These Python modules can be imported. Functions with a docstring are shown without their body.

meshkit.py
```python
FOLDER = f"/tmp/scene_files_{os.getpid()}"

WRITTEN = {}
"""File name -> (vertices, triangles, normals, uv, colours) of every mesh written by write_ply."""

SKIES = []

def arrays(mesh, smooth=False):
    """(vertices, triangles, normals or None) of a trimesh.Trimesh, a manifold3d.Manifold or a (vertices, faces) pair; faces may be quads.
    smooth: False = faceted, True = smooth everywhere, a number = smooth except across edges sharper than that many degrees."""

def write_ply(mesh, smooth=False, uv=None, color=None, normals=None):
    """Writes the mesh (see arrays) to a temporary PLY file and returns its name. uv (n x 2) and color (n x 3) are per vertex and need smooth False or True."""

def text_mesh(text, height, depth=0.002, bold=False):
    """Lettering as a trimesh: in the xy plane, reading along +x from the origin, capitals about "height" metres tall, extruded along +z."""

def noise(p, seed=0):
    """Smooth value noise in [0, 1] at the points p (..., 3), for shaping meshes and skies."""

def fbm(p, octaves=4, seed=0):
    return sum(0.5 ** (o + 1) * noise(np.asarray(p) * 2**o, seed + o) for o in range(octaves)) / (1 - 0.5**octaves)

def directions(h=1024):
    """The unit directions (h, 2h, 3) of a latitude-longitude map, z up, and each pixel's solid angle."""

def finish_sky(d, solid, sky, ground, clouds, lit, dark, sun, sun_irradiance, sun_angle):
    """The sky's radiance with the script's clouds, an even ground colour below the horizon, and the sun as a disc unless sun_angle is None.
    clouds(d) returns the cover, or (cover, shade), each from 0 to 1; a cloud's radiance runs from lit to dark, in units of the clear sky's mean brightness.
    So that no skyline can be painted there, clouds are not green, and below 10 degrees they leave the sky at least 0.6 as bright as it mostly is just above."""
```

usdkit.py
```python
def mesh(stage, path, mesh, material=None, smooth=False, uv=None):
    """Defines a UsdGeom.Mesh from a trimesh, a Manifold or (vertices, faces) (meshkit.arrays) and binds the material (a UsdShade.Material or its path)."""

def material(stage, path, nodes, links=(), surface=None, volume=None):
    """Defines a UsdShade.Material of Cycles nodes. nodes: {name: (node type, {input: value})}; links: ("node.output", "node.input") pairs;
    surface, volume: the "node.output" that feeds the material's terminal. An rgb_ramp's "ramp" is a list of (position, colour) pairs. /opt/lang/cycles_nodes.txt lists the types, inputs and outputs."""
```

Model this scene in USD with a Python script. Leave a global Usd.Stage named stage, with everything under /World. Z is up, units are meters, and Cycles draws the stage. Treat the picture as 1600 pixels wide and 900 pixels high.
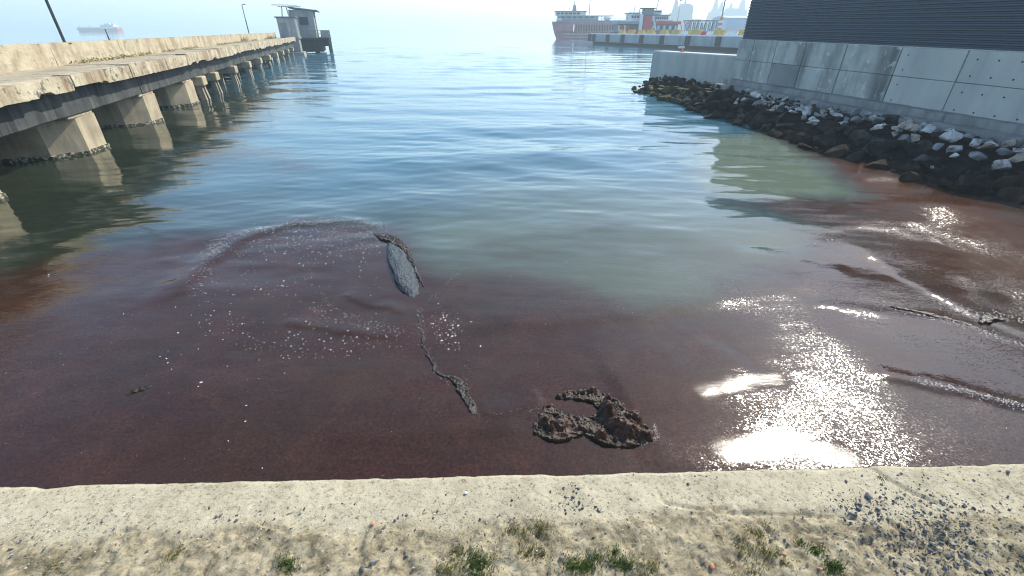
import math, numpy as np, trimesh, usdkit, meshkit
from pxr import Usd, UsdGeom, UsdLux, UsdShade, Gf, Sdf, Vt
from scipy.spatial import ConvexHull

stage = Usd.Stage.CreateInMemory()
UsdGeom.Xform.Define(stage, '/World')
UsdGeom.Scope.Define(stage, '/World/Looks')
T = Sdf.ValueTypeNames
PI = math.pi

# ------------------------------------------------------------------ camera, sky, sun, exposure
CAM_H, F_PX, PITCH = 3.5, 700.0, math.radians(30.052)
cam = UsdGeom.Camera.Define(stage, '/World/camera')
cam.AddTranslateOp().Set((0, 0, CAM_H))
cam.AddRotateXOp().Set(90 - math.degrees(PITCH))
cam.CreateHorizontalApertureAttr(36.0)
cam.CreateVerticalApertureAttr(36.0 * 9 / 16)
cam.CreateFocalLengthAttr(36.0 * F_PX / 1600)
cam.CreateClippingRangeAttr((0.05, 20000))
cam.CreateExposureAttr(0.66)

SUN_AZ, SUN_EL = math.radians(43.0), math.radians(42.0)
sky = usdkit.material(stage, '/World/Looks/sky', {
    's': ('sky_texture', {'sky_type': 'single_scattering', 'sun_disc': False, 'sun_elevation': SUN_EL, 'sun_rotation': SUN_AZ,
                          'altitude': 0.0, 'air_density': 1.0, 'aerosol_density': 0.95, 'ozone_density': 2.2}),
    'b': ('background_shader', {'strength': 0.15})}, [('s.color', 'b.color')], surface='b.background')
dome = UsdLux.DomeLight.Define(stage, '/World/sky')
UsdShade.MaterialBindingAPI.Apply(dome.GetPrim()).Bind(sky)
dome.GetPrim().SetCustomDataByKey('kind', 'structure')
sun = UsdLux.DistantLight.Define(stage, '/World/sun')
sun.CreateNormalizeAttr(True)
sun.CreateIntensityAttr(1.05)
sun.CreateAngleAttr(0.5)
sun.CreateColorAttr((1.0, 0.94, 0.82))
sun.AddRotateZOp().Set(-math.degrees(SUN_AZ))
sun.AddRotateXOp().Set(-(90 - math.degrees(SUN_EL)) )
# the light shines along its -z; +z has to point to the sun: (sin az cos el, cos az cos el, sin el)

# ------------------------------------------------------------------ materials
def V(*a): return tuple(float(x) for x in a)

def mt(name, cols, scale=1.0, rough=0.85, bump=0.0, bscale=30.0, streak=None, speck=None, spec=0.3, stretch=(1, 1, 1), bdist=0.02):
    """a mottled surface: cols over a noise, optional rain streaks (colour, amount), specks (colour, scale, amount) and relief"""
    n = {'g': ('geometry', {}), 'mp': ('mapping', {'scale': stretch}), 'n1': ('noise_texture', {'scale': scale, 'detail': 6, 'roughness': 0.62}),
         'r': ('rgb_ramp', {'ramp': [(0.28 + 0.44 * i / max(1, len(cols) - 1), c) for i, c in enumerate(cols)]}),
         'p': ('principled_bsdf', {'roughness': rough, 'specular_ior_level': spec})}
    l = [('g.position', 'mp.vector'), ('mp.vector', 'n1.vector'), ('n1.fac', 'r.fac')]
    out = 'r.color'
    if streak:
        c, amt, ss = streak
        n['ms'] = ('mapping', {'scale': V(ss, ss, ss * 0.13)})
        n['ns'] = ('noise_texture', {'scale': 1.0, 'detail': 5, 'roughness': 0.6})
        n['rs'] = ('rgb_ramp', {'ramp': [(0.45, (0, 0, 0)), (0.68, (amt, amt, amt))]})
        n['ws'] = ('rgb_to_bw', {})
        n['xs'] = ('mix_color', {'b': c})
        l += [('g.position', 'ms.vector'), ('ms.vector', 'ns.vector'), ('ns.fac', 'rs.fac'), ('rs.color', 'ws.color'), ('ws.val', 'xs.fac'), (out, 'xs.a')]
        out = 'xs.result'
    if speck:
        c, sc, lo, hi = speck
        n['nk'] = ('noise_texture', {'scale': sc, 'detail': 3, 'roughness': 0.7})
        n['rk'] = ('rgb_ramp', {'ramp': [(lo, (0, 0, 0)), (hi, (1, 1, 1))]})
        n['wk'] = ('rgb_to_bw', {})
        n['xk'] = ('mix_color', {'b': c})
        l += [('g.position', 'nk.vector'), ('nk.fac', 'rk.fac'), ('rk.color', 'wk.color'), ('wk.val', 'xk.fac'), (out, 'xk.a')]
        out = 'xk.result'
    l.append((out, 'p.base_color'))
    if bump:
        n['nb'] = ('noise_texture', {'scale': bscale, 'detail': 6, 'roughness': 0.65})
        n['b'] = ('bump', {'strength': bump, 'distance': bdist})
        l += [('g.position', 'nb.vector'), ('nb.fac', 'b.height'), ('b.normal', 'p.normal')]
    return usdkit.material(stage, '/World/Looks/' + name, n, l, surface='p.BSDF')

M = {}
M['pier_edge'] = mt('pier_edge', [(.27, .225, .145), (.46, .40, .275), (.54, .475, .345)], 0.9, streak=((.17, .09, .045), .85, 2.2), speck=((.13, .12, .09), 3.2, .56, .66), bump=.8, bscale=9, bdist=.04)
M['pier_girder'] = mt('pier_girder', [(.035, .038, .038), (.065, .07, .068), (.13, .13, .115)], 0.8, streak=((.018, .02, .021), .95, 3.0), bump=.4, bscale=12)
M['parapet'] = mt('parapet', [(.25, .21, .14), (.43, .37, .26), (.50, .44, .32)], 1.8, streak=((.22, .15, .085), .7, 1.8), speck=((.16, .15, .10), 2.6, .60, .72), bump=.7, bscale=9, bdist=.04)
M['pier_deck'] = mt('pier_deck', [(.20, .17, .12), (.36, .31, .22), (.28, .27, .20)], 1.1, speck=((.10, .10, .05), 2.2, .56, .68), bump=.5, bscale=20)
M['pier_block'] = mt('pier_block', [(.27, .225, .15), (.42, .355, .24), (.48, .415, .295)], 1.3, streak=((.15, .12, .08), .55, 2.6), bump=.4, bscale=16)
M['pile'] = mt('pile', [(.14, .12, .10), (.34, .30, .23), (.26, .18, .12)], 2.0, streak=((.05, .05, .035), .8, 3), bump=.5, bscale=15)
M['marine_growth'] = mt('marine_growth', [(.02, .025, .015), (.06, .06, .03), (.12, .11, .08)], 8, bump=.8, bscale=40, speck=((.44, .41, .33), 9, .50, .60))
M['seawall'] = mt('seawall', [(.27, .285, .255), (.37, .385, .345), (.46, .47, .42)], 1.0, streak=((.10, .11, .10), .92, 1.2), speck=((.52, .52, .48), 2.6, .58, .7), bump=.15, bscale=25)
M['seawall_new'] = mt('seawall_new', [(.36, .38, .345), (.41, .425, .385), (.46, .47, .425)], 0.8, streak=((.24, .26, .25), .45, 1.3), bump=.12, bscale=25)
M['seawall_dark'] = mt('seawall_dark', [(.19, .205, .195), (.25, .265, .25), (.31, .32, .30)], 0.8, streak=((.13, .145, .14), .6, 1.5), bump=.12, bscale=25)
M['ledge'] = mt('ledge', [(.14, .15, .14), (.24, .25, .235), (.30, .30, .27)], 1.2, streak=((.08, .085, .075), .6, 2.5), bump=.35, bscale=18)
M['hole'] = mt('hole', [(.03, .03, .03), (.05, .05, .05)], 3)
M['fence'] = mt('fence', [(.030, .045, .065), (.038, .055, .078)], 0.6, rough=.42, spec=.5)
M['rock_dark'] = mt('rock_dark', [(.010, .0095, .009), (.026, .024, .021), (.055, .05, .043)], 3.5, rough=.95, bump=.7, bscale=22, spec=.06)
M['rock_wet'] = mt('rock_wet', [(.018, .017, .016), (.045, .042, .039), (.10, .094, .087)], 4, rough=.9, bump=.7, bscale=22, spec=.08)
M['rock_brown'] = mt('rock_brown', [(.014, .011, .009), (.035, .026, .02), (.075, .056, .043)], 4, rough=.95, bump=.7, bscale=22, spec=.06)
M['rock_moss'] = mt('rock_moss', [(.014, .017, .008), (.04, .045, .014), (.085, .08, .035)], 4, rough=.8, bump=.8, bscale=28)
M['rock_grey'] = mt('rock_grey', [(.10, .105, .11), (.20, .205, .21), (.32, .32, .31)], 3, bump=.5, bscale=20)
M['rock_white'] = mt('rock_white', [(.26, .255, .235), (.50, .49, .45), (.66, .65, .60)], 4.5, bump=.6, bscale=20, speck=((.10, .08, .06), 5, .54, .66))
M['rock_cream'] = mt('rock_cream', [(.20, .165, .13), (.38, .32, .25), (.52, .46, .38)], 4.5, bump=.6, bscale=20, speck=((.09, .065, .05), 5, .54, .66))
M['quay_face'] = mt('quay_face', [(.20, .18, .14), (.33, .29, .22)], 2, streak=((.06, .06, .045), .7, 3), bump=.5, bscale=25)
M['white_paint'] = mt('white_paint', [(.66, .66, .64), (.78, .78, .76)], 1.0, rough=.5)
M['dark_metal'] = mt('dark_metal', [(.03, .035, .04), (.06, .065, .07)], 3, rough=.5)
M['grey_metal'] = mt('grey_metal', [(.16, .18, .19), (.24, .26, .27)], 2, rough=.5)
M['hut_wall'] = mt('hut_wall', [(.24, .23, .21), (.34, .33, .30), (.41, .39, .35)], .9, streak=((.15, .14, .12), .6, 1.6))
M['hut_shade'] = mt('hut_shade', [(.22, .22, .21), (.30, .30, .28)], .9, streak=((.10, .11, .11), .6, 1.6))  # darker copy of hut_wall, shade put into the colour
M['roof_sheet'] = mt('roof_sheet', [(.10, .14, .14), (.15, .19, .19)], .8, rough=.6)
M['quay_grey'] = mt('quay_grey', [(.24, .27, .28), (.34, .37, .38)], .35, streak=((.18, .20, .21), .6, .6))
M['quay_dark'] = mt('quay_dark', [(.02, .022, .025), (.035, .04, .042)], .5)
M['rubber'] = mt('rubber', [(.012, .013, .014), (.025, .027, .03)], 1, rough=.7)
M['yellow'] = mt('yellow', [(.62, .38, .05), (.72, .47, .08)], .8, rough=.5, streak=((.35, .20, .05), .5, 1.5))
M['red'] = mt('red', [(.42, .03, .05), (.50, .05, .06)], .5, rough=.45)
M['orange'] = mt('orange', [(.60, .20, .06), (.66, .26, .10)], 5, rough=.6)
M['ship_red'] = mt('ship_red', [(.40, .15, .17), (.46, .20, .22)], .3, rough=.5, streak=((.22, .10, .10), .5, .5))
M['cargo_red'] = mt('cargo_red', [(.36, .05, .05), (.42, .07, .07)], .2, rough=.5)
M['ship_white'] = mt('ship_white', [(.60, .60, .60), (.70, .70, .70)], .4, rough=.5, streak=((.42, .33, .28), .4, .5))
M['ship_grey'] = mt('ship_grey', [(.16, .22, .25), (.22, .28, .30)], .4, rough=.5)
M['ship_dark'] = mt('ship_dark', [(.02, .03, .045), (.04, .05, .065)], .5, rough=.3)
M['navy_grey'] = mt('navy_grey', [(.13, .16, .18), (.19, .22, .24)], .1, rough=.6)
M['blue_sheet'] = mt('blue_sheet', [(.06, .20, .40), (.08, .24, .46)], .1, rough=.5)
M['concrete_lit'] = mt('concrete_lit', [(.40, .40, .37), (.52, .52, .48)], .8, streak=((.30, .30, .28), .5, 1.2), bump=.15, bscale=20)  # pale concrete, also stands in for sunlit sides and tops
M['slick'] = mt('slick', [(.004, .006, .008), (.011, .018, .023), (.030, .045, .054)], 9, rough=.26, spec=.5, bump=.9, bscale=26, stretch=(1.6, .45, 1), bdist=.03)
M['straw'] = mt('straw', [(.26, .21, .12), (.44, .38, .25)], 40, rough=.9)
M['foam'] = mt('foam', [(.62, .60, .58), (.80, .79, .77)], 30, rough=.6)
M['stone_dark'] = mt('stone_dark', [(.05, .052, .058), (.11, .11, .115), (.17, .165, .16)], 40, bump=.4, bscale=160, bdist=.004)
M['stone_mid'] = mt('stone_mid', [(.16, .155, .15), (.25, .24, .22), (.34, .32, .28)], 40, bump=.4, bscale=160, bdist=.004)
M['stone_pale'] = mt('stone_pale', [(.40, .37, .30), (.52, .48, .40), (.60, .57, .50)], 40, bump=.4, bscale=160, bdist=.004)
M['terracotta'] = mt('terracotta', [(.48, .20, .11), (.58, .28, .17)], 60)
M['lilac'] = mt('lilac', [(.50, .44, .72), (.66, .62, .80)], 60, rough=.5)

def leaf(name, c1, c2):
    return usdkit.material(stage, '/World/Looks/' + name, {
        'g': ('geometry', {}), 'n': ('noise_texture', {'scale': 45.0, 'detail': 2}),
        'r': ('rgb_ramp', {'ramp': [(0.3, c1), (0.7, c2)]}), 'd': ('principled_bsdf', {'roughness': .6, 'specular_ior_level': .3}),
        't': ('translucent_bsdf', {}), 'm': ('mix_closure', {'fac': .3})},
        [('g.position', 'n.vector'), ('n.fac', 'r.fac'), ('r.color', 'd.base_color'), ('r.color', 't.color'), ('d.BSDF', 'm.closure1'), ('t.BSDF', 'm.closure2')], surface='m.closure')
M['grass'] = leaf('grass', (.045, .085, .018), (.12, .17, .035))
M['grass_dry'] = leaf('grass_dry', (.13, .13, .035), (.28, .25, .09))

# crusted weed: brown on top, green towards the water line
def crust_mat(name, top, topb, low, z0, z1):
    return usdkit.material(stage, '/World/Looks/' + name, {
        'g': ('geometry', {}), 's': ('separate_xyz', {}), 'mr': ('map_range', {'from_min': z0, 'from_max': z1, 'clamp': True}),
        'n': ('noise_texture', {'scale': 22.0, 'detail': 4, 'roughness': .55}), 'r': ('rgb_ramp', {'ramp': [(.3, topb), (.62, top)]}),
        'n2': ('noise_texture', {'scale': 12.0, 'detail': 4}), 'r2': ('rgb_ramp', {'ramp': [(.3, tuple(.45 * c for c in low)), (.7, low)]}),
        'x': ('mix_color', {}), 'p': ('principled_bsdf', {'roughness': .38, 'specular_ior_level': .30}),
        'nb': ('noise_texture', {'scale': 70.0, 'detail': 5, 'roughness': .75}), 'b': ('bump', {'strength': .5, 'distance': .012})},
        [('g.position', 's.vector'), ('s.z', 'mr.value'), ('g.position', 'n.vector'), ('n.fac', 'r.fac'), ('g.position', 'n2.vector'), ('n2.fac', 'r2.fac'),
         ('r2.color', 'x.a'), ('r.color', 'x.b'), ('mr.result', 'x.fac'), ('x.result', 'p.base_color'), ('g.position', 'nb.vector'), ('nb.fac', 'b.height'), ('b.normal', 'p.normal')], surface='p.BSDF')
M['crust'] = crust_mat('crust', (.080, .044, .029), (.010, .0065, .005), (.016, .026, .017), .0, .055)
M['weed'] = crust_mat('weed', (.036, .025, .020), (.007, .0055, .004), (.025, .025, .018), -.01, .03)

# water: sediment and algae colour come with the mesh (body colour), shine from Fresnel; some sky and wall reflection is painted into the body
def attr(n, key): n[key] = ('attribute', {'attribute': key})
wn = {'g': ('geometry', {})}
for k in ('brown', 'green', 'grain', 'depth', 'sheen', 'rust'): attr(wn, k)
wn.update({
    'skymix': ('mix_color', {'a': V(.017, .022, .014), 'b': V(.046, .130, .178)}),  # blue of the reflected sky painted into the body colour
    'gr': ('mix_color', {'b': V(.118, .145, .098)}),
    'nb1': ('noise_texture', {'scale': 1.6, 'detail': 5, 'roughness': .6, 'distortion': .6}),
    'rb': ('rgb_ramp', {'ramp': [(.30, (.022, .0092, .0056)), (.52, (.030, .0125, .0074)), (.75, (.046, .0195, .011))]}),
    'nbf': ('noise_texture', {'scale': 34.0, 'detail': 4, 'roughness': .75}),
    'rbf': ('rgb_ramp', {'ramp': [(.34, (.55, .55, .55)), (.5, (1, 1, 1)), (.68, (1.6, 1.5, 1.45))]}),
    'bm': ('mix_color', {'blend_type': 'multiply', 'fac': 1.0, 'use_clamp': False}),
    'br': ('mix_color', {}), 'ru': ('mix_color', {'b': V(.088, .036, .017)}),
    'n1': ('noise_texture', {'scale': 2.6, 'detail': 3, 'roughness': .5}),
    'mp': ('mapping', {'scale': V(.55, 1.5, 1), 'rotation': V(0, 0, .12)}),
    'n2': ('noise_texture', {'scale': 9.0, 'detail': 3, 'roughness': .55}),
        'b1': ('bump', {'strength': 1.0, 'distance': .0060}),
    'b2': ('bump', {'strength': 1.0, 'distance': .0017}),
    'vo': ('voronoi_texture', {'feature': 'f1', 'scale': 84.0}), 'vs': ('vector_math', {'math_type': 'subtract', 'vector2': V(.5, .5, .5)}),
    'gk': ('math', {'math_type': 'multiply', 'value2': .40}), 'vk': ('vector_math', {'math_type': 'scale'}), 'va': ('vector_math', {'math_type': 'add'}), 'vn': ('vector_math', {'math_type': 'normalize'}),
    'ro': ('map_range', {'from_min': .05, 'from_max': .5, 'to_min': .03, 'to_max': .16, 'clamp': True}), 'rs': ('math', {'math_type': 'multiply', 'value2': .235}), 'rm': ('math', {'math_type': 'maximum'}),
    'p': ('principled_bsdf', {'roughness': .03, 'ior': 1.40, 'specular_ior_level': .5}),
})
water_mat = usdkit.material(stage, '/World/Looks/water', wn, [
    ('depth.fac', 'skymix.fac'), ('skymix.result', 'gr.a'), ('green.fac', 'gr.fac'), ('gr.result', 'br.a'),
    ('g.position', 'nb1.vector'), ('nb1.fac', 'rb.fac'), ('g.position', 'nbf.vector'), ('nbf.fac', 'rbf.fac'), ('rb.color', 'ru.a'), ('rust.fac', 'ru.fac'), ('ru.result', 'bm.a'), ('rbf.color', 'bm.b'), ('bm.result', 'br.b'), ('brown.fac', 'br.fac'), ('br.result', 'p.base_color'),
    ('g.position', 'mp.vector'), ('mp.vector', 'n1.vector'), ('mp.vector', 'n2.vector'),
    ('n1.fac', 'b1.height'), ('n2.fac', 'b2.height'), ('g.position', 'vo.vector'), ('vo.color', 'vs.vector1'), ('grain.fac', 'gk.value1'), ('vs.vector', 'vk.vector1'), ('gk.value', 'vk.scale'), ('vk.vector', 'va.vector1'), ('b2.normal', 'va.vector2'), ('va.vector', 'vn.vector1'), ('grain.fac', 'ro.value'), ('sheen.fac', 'rs.value1'), ('ro.result', 'rm.value1'), ('rs.value', 'rm.value2'), ('rm.value', 'p.roughness'),
    ('b1.normal', 'b2.normal'), ('vn.vector', 'p.normal')], surface='p.BSDF')

gn = {'g': ('geometry', {}), 'dirt': ('attribute', {'attribute': 'dirt'}),
      'n1': ('noise_texture', {'scale': 7.0, 'detail': 6, 'roughness': .65}), 'r1': ('rgb_ramp', {'ramp': [(.3, (.34, .305, .215)), (.5, (.455, .41, .295)), (.75, (.52, .475, .35))]}),
      'n2': ('noise_texture', {'scale': 11.0, 'detail': 9, 'roughness': .78}), 'r2': ('rgb_ramp', {'ramp': [(.28, (.10, .085, .052)), (.41, (.20, .172, .11)), (.51, (.33, .285, .19)), (.68, (.48, .43, .305))]}),
      'n3': ('noise_texture', {'scale': 75.0, 'detail': 4, 'roughness': .7}), 'r3': ('rgb_ramp', {'ramp': [(.30, (.30, .29, .27)), (.41, (.78, .77, .75)), (.50, (1.0, 1.0, 1.0)), (.72, (1.0, 1.0, 1.0))]}),
      'x': ('mix_color', {}), 'm': ('mix_color', {'blend_type': 'multiply', 'fac': 1.0}),
      'p': ('principled_bsdf', {'roughness': .95, 'specular_ior_level': .15}),
      'nb': ('noise_texture', {'scale': 110.0, 'detail': 6, 'roughness': .8}), 'b': ('bump', {'strength': .8, 'distance': .006})}
M['ground'] = usdkit.material(stage, '/World/Looks/ground', gn, [
    ('g.position', 'n1.vector'), ('n1.fac', 'r1.fac'), ('g.position', 'n2.vector'), ('n2.fac', 'r2.fac'), ('g.position', 'n3.vector'), ('n3.fac', 'r3.fac'),
    ('r1.color', 'x.a'), ('r2.color', 'x.b'), ('dirt.fac', 'x.fac'), ('x.result', 'm.a'), ('r3.color', 'm.b'), ('m.result', 'p.base_color'),
    ('g.position', 'nb.vector'), ('nb.fac', 'b.height'), ('b.normal', 'p.normal')], surface='p.BSDF')

# ------------------------------------------------------------------ building helpers
used = {}
def numbered(parent, name):
    k = (parent, name); i = used.get(k, -1) + 1; used[k] = i
    return f'{parent}/{name}' if i == 0 else f'{parent}/{name}_{i:03d}'

def tag(prim, label=None, cat=None, group=None, kind=None):
    for k, v in (('label', label), ('category', cat), ('group', group), ('kind', kind)):
        if v: prim.SetCustomDataByKey(k, v)

def solo(name, mesh, mat, label=None, cat=None, group=None, kind=None, smooth=False):
    p = usdkit.mesh(stage, numbered('/World', name), mesh, M[mat] if isinstance(mat, str) else mat, smooth).GetPrim()
    tag(p, label, cat, group, kind)
    return p

class thing:
    """an Xform at the thing's base; its parts are given in local coordinates (world=True: in world coordinates)"""
    def __init__(self, name, label, cat, loc=(0, 0, 0), rz=0.0, group=None, kind=None):
        self.path = numbered('/World', name)
        x = UsdGeom.Xform.Define(stage, self.path)
        x.AddTranslateOp().Set(tuple(float(a) for a in loc)); x.AddRotateZOp().Set(math.degrees(rz))
        tag(x.GetPrim(), label, cat, group, kind)
        self.m = trimesh.transformations.translation_matrix(loc) @ trimesh.transformations.rotation_matrix(rz, (0, 0, 1))
    def part(self, name, mesh, mat, parent=None, label=None, smooth=False, world=False):
        if world:
            mesh = mesh.copy(); mesh.apply_transform(np.linalg.inv(self.m))
        pp = parent or self.path
        path = numbered(pp, name)
        p = usdkit.mesh(stage, path, mesh, M[mat] if isinstance(mat, str) else mat, smooth).GetPrim()
        if label: p.SetCustomDataByKey('label', label)
        return path

cat_ = trimesh.util.concatenate

def tm(v, f): return trimesh.Trimesh(np.asarray(v, float), np.asarray(f, int), process=False)

def hull(pts):
    h = trimesh.convex.convex_hull(np.asarray(pts, float))
    return h

def cbox(c, s, ch=0.02, rz=0.0):
    """a chamfered box centred at c"""
    s = np.array(s, float) / 2; ch = min(ch, 0.45 * s.min())
    pts = []
    for sx in (-1, 1):
        for sy in (-1, 1):
            for sz in (-1, 1):
                b = np.array([sx, sy, sz]) * s
                for k in range(3):
                    e = np.array([sx, sy, sz]) * ch; e[k] = 0
                    pts.append(b - e)
    m = hull(pts)
    if rz: m.apply_transform(trimesh.transformations.rotation_matrix(rz, (0, 0, 1)))
    m.apply_translation(c)
    return m

def prism(poly, z0, z1, ztop=None):
    """upright prism over a convex plan"""
    poly = np.asarray(poly, float); n = len(poly)
    v = np.vstack([np.c_[poly, np.full(n, z0)], np.c_[poly, np.full(n, z1) if ztop is None else ztop]])
    f = []
    for i in range(n):
        j = (i + 1) % n
        f += [[i, j, n + j], [i, n + j, n + i]]
    for i in range(1, n - 1):
        f += [[n, n + i, n + i + 1], [0, i + 1, i]]
    m = tm(v, f); m.fix_normals()
    return m

def tube(pts, r, n=8):
    pts = [np.asarray(p, float) for p in pts]
    return cat_([trimesh.creation.cylinder(radius=r, segment=[a, b], sections=n) for a, b in zip(pts[:-1], pts[1:])])

def rough(m, edge, amp, freq, seed=0):
    """splits a mesh to small faces and roughens it: broken concrete"""
    v, f = trimesh.remesh.subdivide_to_size(m.vertices, m.faces, edge, max_iter=12)
    m = trimesh.Trimesh(v, f, process=True); m.merge_vertices()
    q = meshkit.fbm(m.vertices * freq + 17.3 * seed, 4, seed) - .5
    m.vertices = m.vertices + m.vertex_normals * (q * 2 * amp)[:, None]
    return m

def stone(rng, s, n=16, flat=.75, sub=1, lamb=.38):
    """an angular lump: hull of random points, edges knocked off"""
    p = rng.normal(size=(n, 3)); p /= np.linalg.norm(p, axis=1)[:, None]
    p *= rng.uniform(.78, 1.08, (n, 1))
    p *= np.array(s) / 2
    p[:, 2] *= flat
    m = hull(p)
    for _ in range(sub):
        m = m.subdivide()
        v = m.vertices.copy()
        trimesh.smoothing.filter_laplacian(m, lamb=lamb, iterations=1)
    if sub:
        q = meshkit.fbm(m.vertices / np.mean(s) * 5 + rng.uniform(0, 50), 3) - .5
        m.vertices = m.vertices + m.vertex_normals * (q * .14 * np.mean(s))[:, None]
    a = rng.uniform(0, 2 * PI)
    m.apply_transform(trimesh.transformations.rotation_matrix(a, (0, 0, 1)))
    m.apply_transform(trimesh.transformations.rotation_matrix(rng.normal() * .28, (1, 0, 0)))
    return m

def dist_poly(x, y, pts, close=False):
    """distance to a polyline, its running parameter, and the side"""
    pts = np.asarray(pts, float)
    if close: pts = np.vstack([pts, pts[:1]])
    best = np.full(x.shape, 1e9); par = np.zeros(x.shape); side = np.zeros(x.shape); run = 0.0
    for a, b in zip(pts[:-1], pts[1:]):
        d = b - a; L = np.hypot(*d)
        t = np.clip(((x - a[0]) * d[0] + (y - a[1]) * d[1]) / L ** 2, 0, 1)
        e = np.hypot(x - a[0] - t * d[0], y - a[1] - t * d[1])
        k = e < best
        best = np.where(k, e, best); par = np.where(k, run + t * L, par)
        side = np.where(k, np.sign((x - a[0]) * d[1] - (y - a[1]) * d[0]), side)
        run += L
    return best, par / run, side

def inside(x, y, pts):
    pts = np.asarray(pts, float); r = np.zeros(x.shape, bool)
    for (ax, ay), (bx, by) in zip(pts, np.roll(pts, -1, 0)):
        if ay == by: continue
        k = ((ay > y) != (by > y)) & (x < (bx - ax) * (y - ay) / (by - ay) + ax)
        r ^= k
    return r

def smooth01(t): t = np.clip(t, 0, 1); return t * t * (3 - 2 * t)

def at(px, py, z=0.0):
    """the place at height z that is seen in this direction"""
    a, b = (px - 800) / F_PX, (450 - py) / F_PX
    r = np.array([a, math.cos(PITCH) + b * math.sin(PITCH), -math.sin(PITCH) + b * math.cos(PITCH)])
    return np.array([0, 0, CAM_H]) + r * ((z - CAM_H) / r[2])

def far(px, py, Y):
    """the place Y metres ahead that is seen in this direction"""
    a, b = (px - 800) / F_PX, (450 - py) / F_PX
    r = np.array([a, math.cos(PITCH) + b * math.sin(PITCH), -math.sin(PITCH) + b * math.cos(PITCH)])
    return np.array([0, 0, CAM_H]) + r * (Y / r[1])

def noise2(x, y, f, seed=0, octaves=3):
    return meshkit.fbm(np.stack([x * f, y * f, np.full_like(x, seed * 7.7)], -1), octaves, seed)

# ------------------------------------------------------------------ water
QY = lambda x: 1.225 + 0.0265 * x                       # front edge of the quay we stand on
CREST = [                                               # single waves seen running over the shallows: line, height, width
    ([(-5.1, 5.45), (-5.25, 6.9), (-5.1, 8.0), (-4.5, 8.6), (-3.5, 8.8), (-2.6, 8.6)], .035, .20),
    ([(-1.2, 5.15), (-.4, 5.05), (.9, 5.2), (2.3, 5.5), (4.2, 6.05), (5.4, 6.75), (6.35, 7.8)], .020, .38),
    ([(6.3, 7.9), (6.35, 7.2), (6.45, 6.2), (6.5, 5.3), (6.9, 4.75), (7.6, 4.3)], .016, .20),
    ([(4.3, 5.6), (5.2, 5.3), (6.0, 5.05), (6.6, 4.6)], .012, .14),
    ([(4.1, 4.1), (4.65, 3.85), (5.1, 3.65), (5.9, 3.35)], .030, .12),
    ([(1.05, 3.60), (1.6, 3.72), (2.3, 3.95), (2.9, 4.3)], .022, .42),
    ([(1.1, 2.75), (1.7, 2.86), (2.5, 3.1), (3.4, 3.2)], .010, .32),
    ([(-.3, 3.35), (.1, 3.5), (.35, 3.62)], .012, .12),
    ([(-2.0, 3.1), (-.6, 3.15), (.2, 3.3)], .014, .25),
    ([(-3.2, 5.1), (-2.3, 4.9), (-1.4, 4.8)], .012, .10),
    ([(-2.6, 5.9), (-2.0, 5.5), (-1.5, 5.4)], .012, .10),
    ([(2.6, 4.6), (3.5, 4.1), (3.9, 3.2), (4.0, 2.6)], .005, .30),
]
BROWN = [at(*q)[:2] for q in [(-300, 500), (0, 428), (110, 398), (230, 384), (330, 366), (450, 350), (605, 350), (660, 402), (740, 425), (900, 436), (1000, 470), (1110, 462), (1230, 400), (1275, 352),
                              (1150, 318), (1240, 305), (1345, 305), (1330, 283), (1260, 235), (1200, 212), (1260, 215), (1750, 360)]] + [np.array((14., 2.)), np.array((10., -.5)), np.array((-9., -.5)), np.array((-9., 3.))]
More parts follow.
